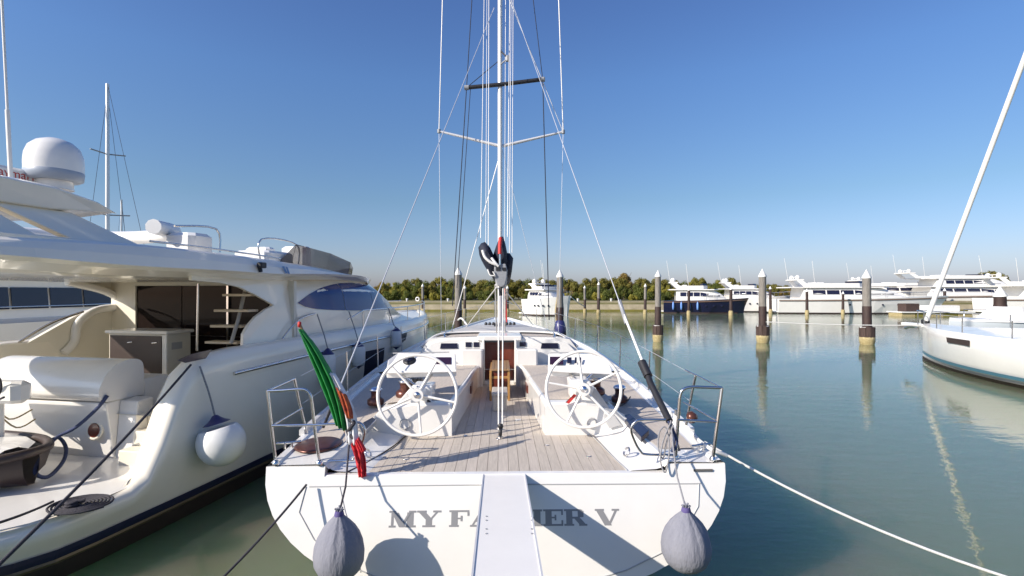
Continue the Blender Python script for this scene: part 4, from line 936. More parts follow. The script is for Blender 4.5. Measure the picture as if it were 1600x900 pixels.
# bow deck, platform, cockpit floor
MB(XY).loft([[(f*max(hy(u)-.2,.02),u,interp(ytop,u)-.09+.06*(1-f*f)) for f in (-1,-.5,0,.5,1)] for u in us if u >= 5],smooth=True).build('main_deck','gel',my_)
pf = []
for u in (.3,.36,.6,.9,1.6,2.5): pf.append([(-hy(u)+.1,u,.52),(-hy(u)+.1,u,.695),(0,u,.705),(hy(u)-.1,u,.695),(hy(u)-.1,u,.52)])
plat = MB(XY).loft(pf,True,True).build('swim_platform','gel',my_)
MB(XY).box((-1.9,.21,.36),(1.95,.298,.50),.01).build('platform_edge','metalplat',my_)
MB(XY).box((-1.9,.19,.18),(2.0,.31,.35),.03).build('platform_fender_strip','boot',my_)
MB(XY).box((-1.95,.24,-.3),(1.95,.5,.2)).build('transom_bottom','antifoul',my_)
MB(XY).add([(-2.05,2.45,1.3),(2.05,2.45,1.3),(2.05,5.0,1.3),(-2.05,5.0,1.3)],[(0,1,2,3)]).build('cockpit_floor','cream',my_)
gd = MB(XY).prism([(-1.98,2.42,.69),(-1.98,2.30,1.48),(-1.98,2.75,1.52),(-1.98,2.75,.69)],(2.98,0,0)).build('garage_door','gel',my_,bevel=.02)
MB(XY).prism([(1.003,2.42,.69),(1.003,2.5,1.48),(1.003,2.75,1.5),(1.003,2.75,.69)],(.3,0,0)).build('transom_panel','gel',my_,bevel=.02)
c_ = yU(150,672,2.36); MB(XY).lathe([(.0,0),(.13,0),(.14,.02),(.115,.035),(.10,.03)],c_,(0,-1,.15),24).build('exhaust_ring','cream',my_); MB(XY).lathe([(0,.034),(.098,.034),(.09,.038)],c_,(0,-1,.15),24).build('exhaust_opening','mahog',my_)
# steps from platform to cockpit on the right
for k in range(3): MB(XY).box((1.31,2.2+.22*k,.69 if k == 0 else .69+.2*k+.002),(1.93,2.42+.22*k+.2,.69+.2*(k+1)),.015).build('step','cream',my_)
# settee with rounded back
so = [(p.x,p.y) for p in curve([(2.30,1.50,0),(2.20,1.58,0),(2.20,1.70,0),(2.28,1.86,0),(2.42,1.98,0),(2.62,2.04,0),(2.80,2.01,0),(2.86,1.88,0),(2.86,1.50,0)],4)]
st = MB(XY).loft([[(v,u_,z_) for u_,z_ in so] for v in (-1.1,1.02)],True,True,True).build('settee_back','gel',my_,bevel=.02)
MB(XY).box((-1.0,2.87,1.3),(1.0,3.35,1.72),.03).build('settee_seat','vinyl',my_)
MB(XY).tube([(-.05,2.236,1.6),(.05,2.30,1.88),(.3,2.50,2.012)],.006,5).build('moulding_seam','softseam',st)
# cabinet (wet bar)
cb = MB(XY).box((-.92,4.0,1.3),(.29,4.5,2.27),.012).build('wet_bar','cream',my_)
MB(XY).box((-.96,3.95,2.272),(.33,4.54,2.33),.015).build('worktop','gel',cb)
MB(XY).box((-.88,3.985,1.55),(.18,3.998,2.24)).build('dark_door','dark',cb)
for vv in (-.5,.0): MB(XY).tube([(vv,3.975,2.12),(vv+.1,3.975,2.13)],.008,6).build('door_handle','steel',cb)
MB(XY).box((.292,4.08,2.0),(.297,4.3,2.12)).build('vent_grille','softseam',cb)
MB(XY).box((.20,3.985,1.4),(.285,3.998,2.26)).build('white_edge','gel',cb)
# saloon bulkhead
MB(XY).box((-2.02,5.0,1.3),(-1.45,5.08,3.2)).box((1.69,5.0,1.3),(2.02,5.08,3.2)).box((-1.45,5.0,3.12),(1.69,5.08,3.2)).build('saloon_bulkhead','cream',my_)
for a,b in ((-1.44,-.42),(-.40,.62),(.64,1.68)):
    gd = MB(XY).box((a,5.03,1.34),(b,5.045,3.115)).build('sliding_glass_door','saloon',my_)
for vv in (.63,): MB(XY).box((vv-.02,4.985,1.3),(vv+.02,5.028,3.12)).build('door_frame','steel',my_)
MB(XY).tube([yU(310,443,4.1),yU(308,548,4.1)],.022,10).build('support_pole','steel',my_)
# stair to flybridge
sl = [yU(384,450,4.3),yU(372,500,4.0),yU(361,537,3.85)]
for dv in (0,-.0): MB(XY).tube([Vector(p)+Vector((dv,0,0)) for p in sl],.03,8).build('stair_stringer','gel',my_)
for px0,px1,py in ((355,400,461),(342,396,485),(336,385,509),(328,378,534)):
    a = yU(px0,py,4.1); b = yU(px1,py,4.1); MB(XY).box((a.x,3.98,a.z-.02),(b.x,4.22,a.z+.02),.006).build('stair_tread','tread',my_)
# side arch on the far (port) side of the cockpit, bright inner rim
arc = curve([yL(100,552,-1.95),yL(116,534,-1.95),yL(122,505,-1.95),yL(150,485,-1.95),yL(196,476,-1.95),yL(165,455,-1.95),yL(105,440,-1.95)],5)
MB(XY).tube(arc,.075,8).build('side_arch','gel',my_)
MB(XY).prism([yL(0,560,-2.0),yL(45,535,-2.0),yL(130,487,-2.0),yL(160,480,-2.0),yL(210,482,-2.0),yL(213,600,-2.0),yL(0,640,-2.0)],(-.08,0,0)).build('cockpit_side_panel','cream',my_)
MB(XY).prism([yL(196,478,-2.02),yL(160,452,-2.02),yL(100,438,-2.02),yL(0,430,-2.02),yL(0,415,-2.02),yL(225,415,-2.02),yL(225,482,-2.02)],(-.08,0,0)).build('side_valance','cream',my_)
MB(XY).tube(curve([yL(30,535,-1.9),yL(80,505,-1.9),yL(130,487,-1.9)]),.022,8).build('hand_rail','steel',my_)
# superstructure
sw = [(4.6,2.02,1.96,3.26),(5.5,2.02,1.9,3.30),(7,1.98,1.82,3.34),(8.5,1.85,1.62,3.33),(9.6,1.68,1.36,3.22),(10.6,1.42,1.04,3.0),(11.6,1.12,.76,2.74),(12.8,.75,.45,2.4),(13.8,.4,.25,2.24)]
def sws(u,k): return smooth_interp([(r[0],r[k]) for r in sw],u)
rr = []
for i in range(19):
    u = 5.09+(13.8-5.09)*i/18; wb_,wt_,zt_ = sws(u,1),sws(u,2),sws(u,3)
    rr.append([(wb_,u,2.1),(wb_*.99+wt_*.01,u,2.15+(zt_-2.15)*.35),((wb_+wt_)/2,u,2.15+(zt_-2.15)*.75),(wt_*.92,u,zt_-.04),(wt_*.6,u,zt_+.02),(0,u,zt_+.04)]+[(-a,b,c) for a,b,c in [(wt_*.6,u,zt_+.02),(wt_*.92,u,zt_-.04),((wb_+wt_)/2,u,2.15+(zt_-2.15)*.75),(wb_*.99+wt_*.01,u,2.15+(zt_-2.15)*.35),(wb_,u,2.1)]])
MB(XY).loft([r[::-1] for r in rr],smooth=True).build('superstructure','gelcream',my_)
def surf(u,z,off=.012):
    wb_,wt_,zt_ = sws(u,1),sws(u,2),sws(u,3); q = (z-2.15)/(zt_-2.15)
    pts = [(-.1,wb_),(0,wb_),(.35,wb_*.99+wt_*.01),(.75,(wb_+wt_)/2),(.95,wt_*.92),(1.0,wt_*.6)]
    return (interp(pts,q)+off,u,z)
WL_ = [(5.15,2.79),(5.5,2.69),(6.5,2.61),(8.7,2.53),(10,2.50),(11.2,2.50)]; WU_ = [(5.15,2.80),(5.6,2.97),(6.2,3.10),(7.2,3.2),(8.5,3.2),(9.5,3.08),(10.4,2.86),(11.2,2.62)]
for a,b in ((5.15,6.9),(6.92,8.6),(8.62,10.0),(10.02,11.2)):
    rr = []
    for i in range(9):
        u = a+(b-a)*i/8; z0_,z1_ = smooth_interp(WL_,u),smooth_interp(WU_,u); rr.append([surf(u,z0_+(z1_-z0_)*k/5) for k in range(6)])
    MB(XY).loft([r for r in rr],smooth=True).build('side_window','blueglass',my_)
# wing screen where the roof sweeps down to the side deck
wg = [yL(300,438,2.032),yL(345,442,2.032),yL(375,449,2.032),yL(400,461,2.032),yL(418,471,2.032),yL(428,477,2.032),yL(416,483,2.032),yL(400,495,2.032),yL(388,509,2.032),yL(381,522,2.032),yL(380,541,2.032),yL(457,533,2.032),yL(458,432,1.86),yL(300,425,2.032)]
MB(XY).prism(wg,(-.06,0,0)).build('wing_panel','gelcream',my_,bevel=.01)
MB(XY).tube(curve([yL(436,537,2.075),yL(452,515,2.075),yL(470,498,2.07),yL(492,490,2.05)]),.018,8).build('wing_trim','steel',my_)
# flybridge
fb = [(.2,2.05),(.5,2.18),(2,2.27),(5,2.3),(6.5,2.22),(7.8,2.0),(8.8,1.65),(9.6,1.15),(10.1,.5)]
ft = [(-1.6,3.50),(0,3.52),(2,3.58),(5,3.50),(7,3.38),(8.5,3.27),(10.1,3.12)]
fu = [(-1.6,3.36),(0,3.24),(1.5,3.18),(3,3.18),(4.2,3.17),(5,3.2),(7,3.24),(8.5,3.2),(10.1,3.06)]
rr = []
for i in range(27):
    u = .2+9.9*i/26; b = smooth_interp(fb,u); t = smooth_interp(ft,u); d = smooth_interp(fu,u)
    h = [(b*.70,u,d+.0),(b*.84,u,d+.02),(b*.97,u,d+.09),(b,u,d+.13),(b*.985,u,(t+d)*.5+.06),(b*.955,u,t-.03),(b*.93,u,t),(b*.9,u,t-.01),(b*.88,u,max(t-.18,d+.05)),(b*.4,u,max(t-.18,d+.05))]
    rr.append(h+[(-a,b_,c) for a,b_,c in h[::-1]])
fbo = MB(XY).loft(rr,True,True,False).build('flybridge','gelcream',my_)
# roof sweep (curved cream moulding falling from the flybridge edge to the wing)
# downlights, emblem, flood lamp
for px,py in ((170,408),(130,425),(215,425)):
    pass
c_ = yL(405,415,2.29); MB(XY).box(c_-Vector((.0,.07,.04)),c_+Vector((.09,.07,.05)),.015).tube([c_,c_+Vector((.03,0,-.1))],.03,8).build('deck_floodlight','black',my_)
MB(XY).prism([yL(441,416,2.31),yL(444,416,2.31),yL(449,427,2.31),yL(446,427,2.31)],(.004,0,0)).prism([yL(446,416.5,2.31),yL(449,417,2.31),yL(453,428,2.31),yL(450,427.5,2.31)],(.004,0,0)).build('blue_emblem','bluemark',my_)
# fly windscreen
pts = [(4.85,1.84),(5.15,1.86),(6.4,1.84),(7.6,1.66),(8.5,1.25),(8.9,.5),(8.9,-.5),(8.5,-1.25),(7.6,-1.66),(6.4,-1.84),(5.15,-1.86),(4.85,-1.84)]
hs_ = [.1,.43,.42,.38,.36,.35,.35,.36,.38,.42,.43,.1]
for i,((u0_,v0_),(u1_,v1_)) in enumerate(zip(pts,pts[1:])):
    zb0,zb1 = interp(ft,u0_)-.02,interp(ft,u1_)-.02; h0, h1 = hs_[i], hs_[i+1]; ro = .22
    f = lambda u,v,z,h: (v*(1+.06*h),u+ro*h,z+h)
    MB(XY).prism([(v0_,u0_,zb0),(v1_,u1_,zb1),f(u1_,v1_,zb1,h1),f(u0_,v0_,zb0,h0)],(.0,-.012,.002) if abs(v0_) < 1.3 else (-.012 if v0_ > 0 else .012,0,0)).build('wind_screen_pane','screen',my_)
# fly furniture
for (v,u,s_) in ((.6,6.6,.35),(-.3,6.6,.35)): MB(XY).box((v,u,3.25),(v+.6,u+.3,4.0),.06).build('helm_seat','vinyl',my_)
MB(XY).box((1.1,4.55,3.3),(1.8,5.35,3.74),.06).build('sun_lounger_pad','vinyl',my_)
MB(XY).tube(curve([(1.72,4.5,3.48),(1.72,4.5,3.92),(1.74,5.5,3.92),(1.74,5.55,3.5)],5),.015,6).build('grab_hoop','steel',my_)
MB(XY).box((1.3,2.9,3.3),(1.8,3.35,3.87),.07).build('rolled_cover','vinyl',my_)
MB(XY).tube(curve([(1.9,2.5,3.9),(1.9,3.25,3.95),(1.92,3.3,3.6)],4),.016,6).build('grab_hoop','steel',my_)
MB(XY).tube([(smooth_interp(fb,u)*.94,u,smooth_interp(ft,u)+.05) for u in (1.9,2.5,3.1,3.8,4.4)],.014,6).build('fly_rail','steel',my_)
sb = MB(XY)
sb.tube(curve([(-1.6,.3,3.93),(-1.6,1.2,3.93),(-1.6,2.8,3.93),(-1.2,3.6,3.93),(-.2,3.9,3.93),(1.0,3.4,3.93),(1.35,2.7,3.93)],4),.11,10); sb.build('bench_bolster','vinyl',my_)
for u in (.4,1.4,2.8): MB(XY).tube([(-1.6,u,3.4),(-1.6,u,3.85)],.02,6).build('bolster_post','steel',my_)
MB(XY).lathe([(.02,0),(.28,.02),(.3,.2),(.2,.33),(0,.36)],(0,4.8,3.72),seg=16).build('rolled_awning','vinyl',my_)
# radar arch / hardtop wing
rr = []
for u,wv_,zt_,th in ((-.1,1.5,4.2,.14),(.1,1.58,4.22,.24),(.4,1.62,4.22,.28),(1.2,1.62,4.2,.26),(1.7,1.6,4.12,.14),(1.98,1.55,4.03,.02)):
    rr.append([(-wv_,u,zt_-.03),(-wv_*.95,u,zt_),(wv_*.95,u,zt_),(wv_,u,zt_-.03),(wv_*.96,u,zt_-th),(wv_*.5,u,zt_-th-.06),(-wv_*.5,u,zt_-th-.06),(-wv_*.96,u,zt_-th)])
MB(XY).loft(rr,True,True).build('hardtop_wing','gelcream',my_,bevel=.015)
for sg in (1,-1):
    MB(XY).prism([(sg*1.5,.62,3.94),(sg*1.5,1.45,3.94),(sg*1.78,2.35,3.52),(sg*1.78,1.45,3.52)],(-sg*.14,0,0)).build('arch_leg','gelcream',my_,bevel=.02)
    MB(XY).prism([(sg*1.5,.0,3.94),(sg*1.5,.50,3.94),(sg*1.78,1.05,3.52),(sg*1.78,.3,3.52)],(-sg*.14,0,0)).build('arch_leg','gelcream',my_,bevel=.02)
    MB(XY).box((sg*1.82-.04,.3,3.50),(sg*1.82+.04,2.3,3.6),.02).build('arch_foot','gelcream',my_)
c_ = yL(20,366,1.63); 
# dome, radar bar, antenna
dm = yL(85,252,.0); rd = 37/800*XY.__matmul__(dm).y; dz = dm.z
sd_ = node('satellite_dome', my_)
MB(XY).lathe([(rd*.99,-rd*.45),(rd*1.0,-rd*.1),(rd*.97,.08),(rd*.86,.19),(rd*.62,.27),(rd*.3,.315),(0,.325)],(dm.x,dm.y,dz-.0),seg=36).build('dome_shell','gel',sd_)
MB(XY).lathe([(rd*.85,-rd*.85),(rd*.97,-rd*.78),(rd*1.005,-rd*.46),(rd*.99,-rd*.44)],(dm.x,dm.y,dz-.0),seg=36).build('dome_band','domeband',sd_)
MB(XY).lathe([(rd*.66,-rd*1.2),(rd*.62,-rd*.85),(rd*.75,-rd*.82)],(dm.x,dm.y,dz-.0),seg=30).build('dome_base','gel',sd_)
rb = node('radar_scanner', my_); c_ = yL(-10,268,-.2)
MB(XY).box((c_.x-.15,c_.y-.55,c_.z-.11),(c_.x+.12,c_.y+.62,c_.z+.09),.05).build('scanner_bar','gel',rb)
MB(XY).box((c_.x-.13,c_.y-.1,4.1),(c_.x+.13,c_.y+.2,c_.z-.1),.03).build('scanner_pedestal','gel',rb)
vs,fs_ = text_mesh('Raymarine',.16,.001)
Xt = XY@Matrix.Translation((c_.x+.122,c_.y-.13,c_.z-.05))@Matrix.Rotation(R(90),4,'Z')@Matrix.Rotation(R(90),4,'X')
MB(Xt).add(vs,fs_).build('brand_lettering','redtext',rb)
a0_ = yL(17,284,.9); a1_ = yL(1,-40,.9); MB(XY).tube([a0_,Vector(a0_).lerp(a1_,.35)],.022,8).tube([Vector(a0_).lerp(a1_,.35),a1_],.014,6).lathe([(.05,0),(.03,.1)],a0_-Vector((0,0,.16)),seg=10).build('whip_antenna','white',my_)
# hull windows and bow rail
for q in ([(572,549),(601,543),(598,578),(568,590)],[(627,521),(637,517),(634,531),(628,536)]):
    pp = []
    for a,b in q:
        vv = 2.2
        for _ in range(12):
            p = yL(a,b,vv); u = p.y; vb = hy(u); fl = .35*max(0,(u-8)/8); bw = vb-.1-fl; zc = p.z
            vv = interp([(.24,bw),(.42,bw+.3*(vb-bw)),(1.3,vb-.01),(2.0,vb)],zc)+.012
        pp.append(yL(a,b,vv))
    MB(XY).prism(pp,(-.01,0,0)).build('hull_window','smoke',my_)
rl = []
for k in range(13):
    u = 6.6+(15.6-6.6)*k/12; rl.append((max(hy(u)-.12,.05),u,interp(ytop,u)+(.38 if k else .2)))
MB(XY).tube(rl,.016,8).build('side_rail','steel',my_)
for p in rl[1::2]: MB(XY).tube([(p[0],p[1],p[2]-.42),p],.014,6).build('rail_post','steel',my_)
MB(XY).tube([(-p[0],p[1],p[2]) for p in rl],.016,8).build('side_rail','steel',my_)
MB(XY).torus((1.2,13.2,2.75),.06,.02,(0,1,0),16,6).build('rail_light','white',my_)
MB(XY).tube([(.9,10.2,2.95),(1.05,9.7,3.1)],.012,6).build('wiper','steel',my_)
# opening with mooring cleat in bulwark
c1 = [yL(277,563,2.335),yL(300,553,2.335),yL(331,546,2.335),yL(322,560,2.335),yL(290,567,2.335)]
MB(XY).prism(c1,(-.012,0,0)).build('fairlead_opening','smoke',my_)
# round and tube fenders of the motor yacht
def ball(px,py,rpx,v,label,top):
    p = XY@yL(px,py,v); r = rpx/800*p.y; t = thing('fender',label,'fender',p-Vector((0,0,r)))
    MB().lathe([(0,-r)]+[(r*math.cos(a),r*1.04*math.sin(a)) for a in [R(-80+10*k) for k in range(13)]],p,(-.25,0,1),32).build('fender_body','vinyl',t)
    ax = Vector((-.25,0,1)).normalized()
    MB().lathe([(r*1.005*math.cos(R(56)),r*1.05*math.sin(R(56))),(r*.36,r*.98),(r*.22,r*1.1),(r*.12,r*1.22),(r*.05,r*1.25)],p,(-.25,0,1),24).build('fender_neck','vnavy',t)
    q = XY@yL(top[0],top[1],2.32)
    MB().tube(curve([p+ax*r*1.2,(p+ax*r*1.2).lerp(q,.5)+Vector((.02,0,-.02)),q]),.012,6).build('rope','greyrope',t)
ball(346,691,35,2.58,'round white fender with navy neck on the motor yacht quarter',(312,572))
def tubef(px,top,bot,wpx,label,tie):
    mid = (top+bot)/2; p = XY@yL(px,mid,2.42); 
    u = yL(px,mid,2.42).y; vv = 2.4
    for _ in range(10):
        u = yL(px,mid,vv).y; vv = hy(u)-.05-.15*max(0,(u-8)/8)+.17
    p = XY@yL(px,mid,vv); H = (bot-top)/800*p.y; r = wpx/1600*p.y; t = thing('fender',label,'fender',p-Vector((0,0,H/2)))
    MB().lathe([(r*.3,-H*.42),(r*.9,-H*.36),(r,-H*.2),(r,H*.22),(r*.85,H*.33)],p,seg=20).build('fender_body','vinyl',t)
    MB().lathe([(r*.85,H*.33),(r*.5,H*.42),(r*.15,H*.5)],p,seg=20).build('fender_neck','vnavy',t); MB().lathe([(r*.1,-H*.5),(r*.3,-H*.44),(r*.9,-H*.36)],p,seg=20).build('fender_tip','vnavy',t)
    q = XY@Vector((max(hy(u)-.1,.1),u,interp(ytop,u)+.38)); MB().tube([p+Vector((0,0,H*.48)),Vector((p.x,p.y,0)).lerp(Vector((q.x,q.y,0)),.3)+Vector((0,0,2.15)),q],.012,6).build('rope','greyrope',t)
tubef(512,544,600,24,'white tube fender on the motor yacht side, nearest the flag','r')
tubef(560,534,576,21,'white tube fender on the motor yacht side beside the dark hull window','r')
tubef(619,511,546,17,'white tube fender near the motor yacht bow','r')
# yacht ropes
rope('mooring_line',sag(XY@yL(298,570,2.36),P(-25,905,3.6),.05),.014,'darkrope','long dark mooring line from the motor yacht fairlead to the lower left corner',1)
rope('mooring_line',sag(XY@Vector((1.9,.95,.76)),P(-40,828,4.3),.02),.013,'darkrope','short dark line from the coiled rope on the swim platform to the left edge',1)
cc = PZ(128,789,.72)
rope('coiled_rope',[cc+Vector((math.cos(a)*(.03+.0046*a)*1.2,math.sin(a)*(.03+.0046*a)*1.0,.012+.004*(a%1))) for a in [k*.45 for k in range(112)]],.012,'darkrope','flat spiral coil of dark rope lying on the swim platform',2)
c_ = PZ(112,793,.73); tag(base(MB().tube([c_+Vector((-.06,-.03,.05)),c_+Vector((.1,.05,.06))],.02,8).tube([c_,c_+Vector((0,0,.06))],.02,8).torus(c_+Vector((0,0,.03)),.05,.016,seg=16).torus(c_+Vector((0,0,.055)),.045,.016,seg=16).build('platform_cleat','darkrope')),'dark rope turned round a cleat on the swim platform','rope')
rope('power_cable',[XY@yU(168,618,2.28),XY@yU(150,640,2.2),XY@yU(118,668,2.1),XY@yU(88,684,2.0),PZ(66,712,.95),PZ(55,738,.85),PZ(75,745,.74),PZ(98,722,.8),PZ(103,700,.9),PZ(92,684,1.0),PZ(75,690,1.0)],.023,'bluerope','navy hose looping from the garage door over the tender onto the platform')
for k,(a,b,c2_) in enumerate((((0,625),(14,655),(50,640)),((0,640),(25,668),(55,655)))):
    rope('loose_line',[XY@yU(a[0]-10,a[1],1.9),XY@yU(b[0],b[1],1.9),XY@yU(c2_[0],c2_[1],2.2)],.01,'tanrope',['tan line hanging slack above the tender, upper of two','tan line hanging slack above the tender, lower of two'][k])
# crane arm / folded passerelle on the left of the transom
pa = thing('folded_gangway','white folded passerelle arm with dark hose at the left edge','gangway',XY@Vector((-.1,1.7,.7)))
MB(XY).box((-.9,1.62,1.58),(.42,1.86,1.86),.07).build('arm_casing','gel',pa); MB(XY).box((-.2,1.65,.71),(.0,1.82,1.6),.03).build('arm_post','gel',pa)
MB(XY).tube(curve([(-.4,1.55,1.86),(.1,1.55,1.80),(.26,1.55,1.94),(.34,1.53,1.80),(.26,1.53,1.66),(.4,1.52,1.70)]),.014,6).build('hose','darkrope',pa)
# tender on the platform
td = thing('tender','small tender with brown rubber tube and white deck stowed on the swim platform','tender',XY@Vector((-.4,1.42,.72)))
def tpt(s,vw,z): return (-1.45+2.6*s, 1.30+vw*1.45, .72+(z-.72)*1.25)
rr = []
for s,wd in ((0,.52),(.3,.53),(.6,.5),(.8,.4),(.92,.22),(.99,.06)):
    rr.append([tpt(s,-wd,1.02),tpt(s,-wd*1.06,.96),tpt(s,-wd*.9,.85),tpt(s,-wd*.4,.75),tpt(s,wd*.4,.75),tpt(s,wd*.9,.85),tpt(s,wd*1.06,.96),tpt(s,wd,1.02)])
MB(XY).loft(rr,False,False,True).build('tender_hull','dark',td)
MB(XY).loft([[tpt(s,-wd,1.03),tpt(s,-wd*.4,1.07),tpt(s,wd*.4,1.07),tpt(s,wd,1.03)] for s,wd in ((0,.45),(.4,.46),(.65,.4),(.8,.28),(.88,.12))],smooth=True).build('tender_deck','gel',td)
MB(XY).tube(curve([tpt(0,-.5,1.0),tpt(.4,-.52,1.0),(tpt(.7,-.46,1.0)),tpt(.88,-.28,1.02),tpt(.98,0,1.04),tpt(.88,.28,1.02),tpt(.6,.48,1.0),tpt(0,.5,1.0)],5),.055,10).build('rubber_tube','dark',td)
MB(XY).box(tpt(.6,-.56,.88),tpt(.66,-.5,.94),.01).build('yellow_tag',mat('yellow_tag',(.6,.5,.02),.5),td)
MB(XY).tube([tpt(.45,-.45,.8),tpt(.45,-.3,.70)],.09,10).build('outdrive','black',td)
# ------------------------------------------------------------------ neighbour yacht further left
ny = thing('motor_yacht','white yacht with long dark window row, beyond the cockpit at the left edge','motor yacht',(-15,15,0),R(-4))
XN = Matrix.Translation((-15,15,0))@Matrix.Rotation(R(-4),4,'Z')
rr = []
for u,b in ((-7,2.2),(-4,2.4),(0,2.45),(3,2.3),(6,1.5),(8,.6),(9,.05)): rr.append([(b*.9,u,2.3),(b,u,2.2),(b,u,1.3),(b*.85,u,.1),(b*.7,u,-.4),(-b*.7,u,-.4),(-b*.85,u,.1),(-b,u,1.3),(-b,u,2.2),(-b*.9,u,2.3)])
MB(XN).loft(rr,True,True).build('hull','gelcream',ny)
MB(XN).loft([[(b,u,2.28),(b*.93,u,z_),(b*.8,u,z_+.1),(-b*.8,u,z_+.1),(-b*.93,u,z_),(-b,u,2.28)] for u,b,z_ in ((-6,2.0,3.28),(0,2.1,3.3),(3,1.9,3.25),(5.4,1.1,2.5))],True,True).build('deck_house','gelcream',ny)
for a in range(8): MB(XN).prism([(2.075,-5.7+a*1.05,2.55),(2.075,-5.7+a*1.05+.98,2.55),(2.03,-5.7+a*1.05+.98,3.12),(2.03,-5.7+a*1.05,3.12)],(-.02 if a < 6 else -.02,0,0)).build('window','smoke',ny)
MB(XN).box((-2.2,-6.4,3.42),(2.25,1.5,3.56),.04).build('roof_edge','gelcream',ny)
MB(XN).tube([(2.35,-6.5,2.6),(2.4,0,2.62),(2.2,3.5,2.65)],.02,6).build('side_rail','steel',ny)
# sailboat behind with tall mast at left
def sailboat(name,loc,rz,L,mast_y,mast_h,label,spr=()):
    t = thing(name,label,'sailing yacht',loc,rz); X = Matrix.Translation(loc)@Matrix.Rotation(rz,4,'Z'); rr = []
    for s in [k/10 for k in range(11)]:
        b = L*.15*(1-max(0,(s-.35)/.65)**2.2)*(.85+.15*min(1,s*3))+.02; y = -L/2+L*s; z = 1.2+.2*s
        rr.append([(b*.9,y,z+.03),(b,y,z),(b*.95,y,.6),(b*.7,y,.0),(0,y,-.4),(-b*.7,y,0),(-b*.95,y,.6),(-b,y,z),(-b*.9,y,z+.03)])
    MB(X).loft(rr,True,True,True).build('hull','gel',t)
    MB(X).loft([[(w_,y,1.2),(w_*.85,y,h),(-w_*.85,y,h),(-w_,y,1.2)] for y,w_,h in ((-L*.2,L*.09,1.65),(0,L*.09,1.68),(L*.2,L*.06,1.5),(L*.3,.1,1.35))],True,True).build('cabin','gel',t)
    MB(X).tube([(0,mast_y,1.2),(0,mast_y,mast_h)],.13,12,r2=.1).build('mast','alu',t)
    for z,wd in spr: MB(X).tube([(-wd,mast_y-.1,z+.1),(0,mast_y,z),(wd,mast_y-.1,z+.1)],.04,6).build('spreader','greycast',t)
    MB(X).tube([(0,-L/2,1.3),(0,mast_y,mast_h)],.012,5).tube([(-L*.13,mast_y,1.3),(0,mast_y,mast_h*.97)],.012,5).tube([(L*.13,mast_y,1.3),(0,mast_y,mast_h*.97)],.012,5).build('rigging','navy',t)
    return t,X
sailboat('sailing_yacht',((168-800)/800*32,32,0),R(62),12,0,16.0,'sailing yacht whose tall bare mast rises behind the motor yacht at left',((11.6,.95),(7.8,1.2)))
sailboat('sailing_yacht',((190-800)/800*60,60,0),R(50),9,0,13.8,'smaller distant sailing yacht, thin pale mast right of the tall bare mast',())
# ------------------------------------------------------------------ right hand sailboat
SO = Vector((18.55,23.1,0)); da = math.atan2(1.15,6.1)    # stern towards the camera
rz = -da+R(0)
sr = thing('sailing_yacht','white sailing yacht with teal stripe and furled headsail, right edge of the water','sailing yacht',SO,-math.atan2(-1.5,6.3)*0+R(-8))
XR = Matrix.Translation(SO)@Matrix.Rotation(R(-8),4,'Z')
# local: bow at origin, hull runs to -y; port side is -x
def rb_(d): return 2.15*(1-(1-min(1,d/7.5))**2.0)+.02
rr = []; stp = []; blk_ = []
for d in (0,.15,.3,.5,.75,1,1.5,2,2.5,3,3.5,4,4.75,5.5,6.2,7,8.5,10,12,14):
    b = rb_(d); fl = .9+.0*d
    sec = lambda sg: [(sg*b*.97,-d,1.55),(sg*b,-d,1.5),(sg*b*.97,-d,1.0),(sg*b*.92,-d,.5),(sg*b*.88,-d,.36),(sg*b*.84,-d,.22),(sg*b*.76,-d,.02)]
    l = sec(-1); rr.append([(0,-d,1.60)]+l+[(0,-d,-.45)]+sec(1)[::-1])
    stp.append([(-b*.905-.012,-d,.38),(-b*.875-.012,-d,.26)]); blk_.append([(-b*.845-.012,-d,.13),(-b*.76-.02,-d,-.05)])
MB(XR).loft([r_[1:] for r_ in rr],False,False,True).build('hull','gel',sr); MB(XR).loft([[r_[-1],r_[0],r_[1]] for r_ in rr]).build('deck','gel',sr)
MB(XR).loft(stp).build('teal_stripe','tealstripe',sr); MB(XR).loft(blk_).build('antifoul_band','antifoul',sr)
def srp(px,py):  # on the port side plane
    d = P(px,py,1)-Vector((0,0,CAMZ)); inv = XR.inverted(); o = inv@Vector((0,0,CAMZ)); dd = inv.to_3x3()@d; v = -1.0
    for _ in range(20):
        t = (v-o.x)/dd.x; p = o+dd*t; v = -rb_(max(0,-p.y))*.985-.03
    return p
q = [srp(1479,527),srp(1515,532),srp(1514,541),srp(1480,535)]
MB(XR).prism([p+Vector((0,0,0)) for p in q],(-.01,0,0)).build('hull_window','dark',sr)
MB(XR).loft([[(w_,-d,1.5),(w_*.8,-d,h),(-w_*.8,-d,h),(-w_,-d,1.5)] for d,w_,h in ((3.6,.3,1.6),(5,.8,1.72),(9,1.2,1.85),(11,1.2,1.85))],True,True).build('coachroof','gel',sr)
MB(XR).box((-.17,-.3,1.42),(.17,1.35,1.56),.03).build('bowsprit','gel',sr); MB(XR).tube([(0,.5,1.4),(.0,1.0,1.36),(.0,1.3,1.28)],.06,8).build('anchor','steel',sr)
mh = XR@Vector((0,-7.6,16.5))
MB(XR).tube([(0,-.15,1.6),(0,-7.45,14.9)],.095,12,r2=.08).build('furled_headsail','white',sr)
MB(XR).lathe([(.13,0),(.16,.05),(.16,.16),(.1,.22)],(0,-.15,1.56),seg=14).build('furler_drum','black',sr)
MB(XR).tube([(0,-7.6,1.8),(0,-7.6,16)],.11,12).build('mast','alu',sr)
for d in (.6,3.0,5.2,7.6): 
    for sg in (-1,1): MB(XR).tube([(sg*rb_(d)*.93,-d,1.5),(sg*rb_(d)*.93,-d,2.1)],.02,6).build('stanchion','steel',sr)
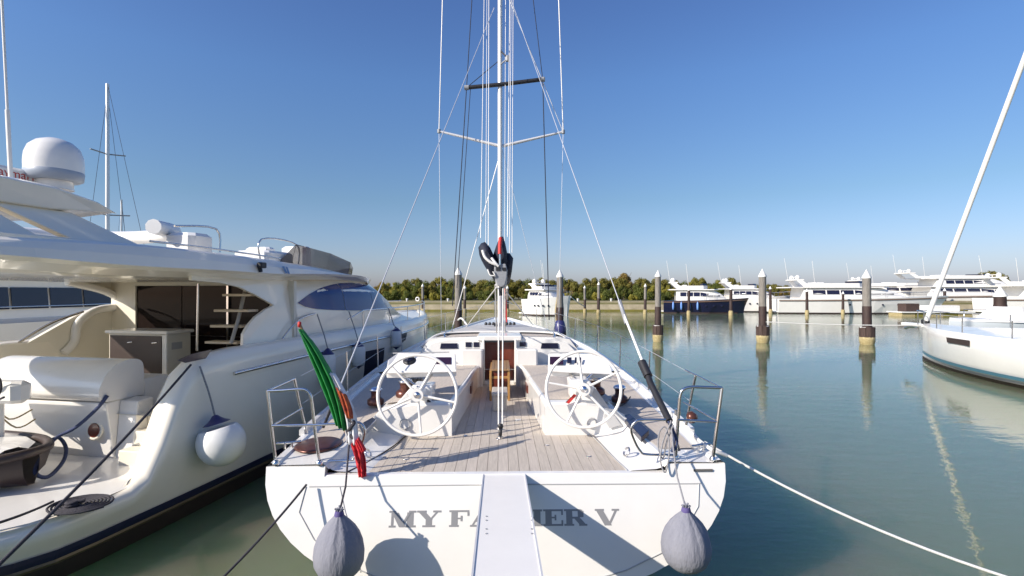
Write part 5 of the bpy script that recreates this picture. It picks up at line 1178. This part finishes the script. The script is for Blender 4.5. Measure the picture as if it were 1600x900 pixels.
MB(XR).tube(curve([(-.45,-1.0,2.1),(-.2,.1,2.15),(.2,.1,2.15),(.45,-1.0,2.1)]),.018,6).tube([(-.22,0,1.5),(-.22,0,2.14)],.016,6).tube([(.22,0,1.5),(.22,0,2.14)],.016,6).build('bow_pulpit','steel',sr)
for sg in (-1,1): MB(XR).tube([(sg*.45,-1,2.1)]+[(sg*rb_(d)*.93,-d,2.1) for d in (3.0,5.2,7.6,10)],.008,5).build('lifeline','rigwire',sr)
# grey boat behind it
gb = thing('motor_boat','pale grey hulled boat with white deck behind the right hand sailboat','boat',((1560-800)/800*31,31,0),R(-82))
XG = Matrix.Translation(gb.location)@Matrix.Rotation(R(-82),4,'Z')
rr = []
for s in [k/10 for k in range(11)]:
    b = 1.5*(1-max(0,(s-.4)/.6)**2)+.03; y = 3.8-7.6*s*1.0; y = -3.4+7.0*(1-s) ; z = 1.25+.12*s
    rr.append([(b*.95,y,z),(b,y,z-.08),(b*.7,y,.1),(0,y,-.3),(-b*.7,y,.1),(-b,y,z-.08),(-b*.95,y,z)])
MB(XG).loft(rr,True,True,True).build('hull','greyboat',gb)
MB(XG).loft([[(p[0]*1.03,p[1],p[2]+(.02 if k in (0,6) else -.02)) for k,p in enumerate(r) if k in (0,1)]+[(0,r[0][1],r[0][2]+.1)]+[(p[0]*1.03,p[1],p[2]+(.02 if k in (0,6) else -.02)) for k,p in enumerate(r) if k in (5,6)][::-1] for r in rr],smooth=False).build('deck','gel',gb)
MB(XG).loft([[(w_,y,1.3),(w_*.8,y,h),(-w_*.8,y,h),(-w_,y,1.3)] for y,w_,h in ((2.8,1.1,1.7),(.5,1.1,2.1),(-.6,.9,1.5))],True,True).build('cabin','gel',gb)
MB(XG).tube([(-1.2,-1,1.3),(-1.2,-1,1.9),(-1.2,2,1.9),(-1.2,2,1.3)],.02,6).build('rail','steel',gb)
# floating pontoon with white boxes between the basin and the right sailboat
pn = thing('pontoon','low floating pontoon with pale boxes in front of the long white yacht bow','pontoon',((1452-800)/800*64,64,0))
px_ = pn.location.x
for k in range(5): MB().box((px_-4.3+k*1.75,62.9,-.2),(px_-4.3+k*1.75+1.68,65.1,.42),.03).build('pontoon_section','weed' if k%2 else 'barnacle',pn)
MB().box((px_-4.4,62.7,.43),(px_+4.6,65.3,.56)).build('walkway','cap',pn)
MB().box((px_-3.7,63,.56),(px_-2.0,64.4,1.55),.05).build('storage_box','pileplank',pn); MB().box((px_-.8,63.2,.56),(px_+3.2,64.6,1.3),.08).build('covered_box','cap',pn)
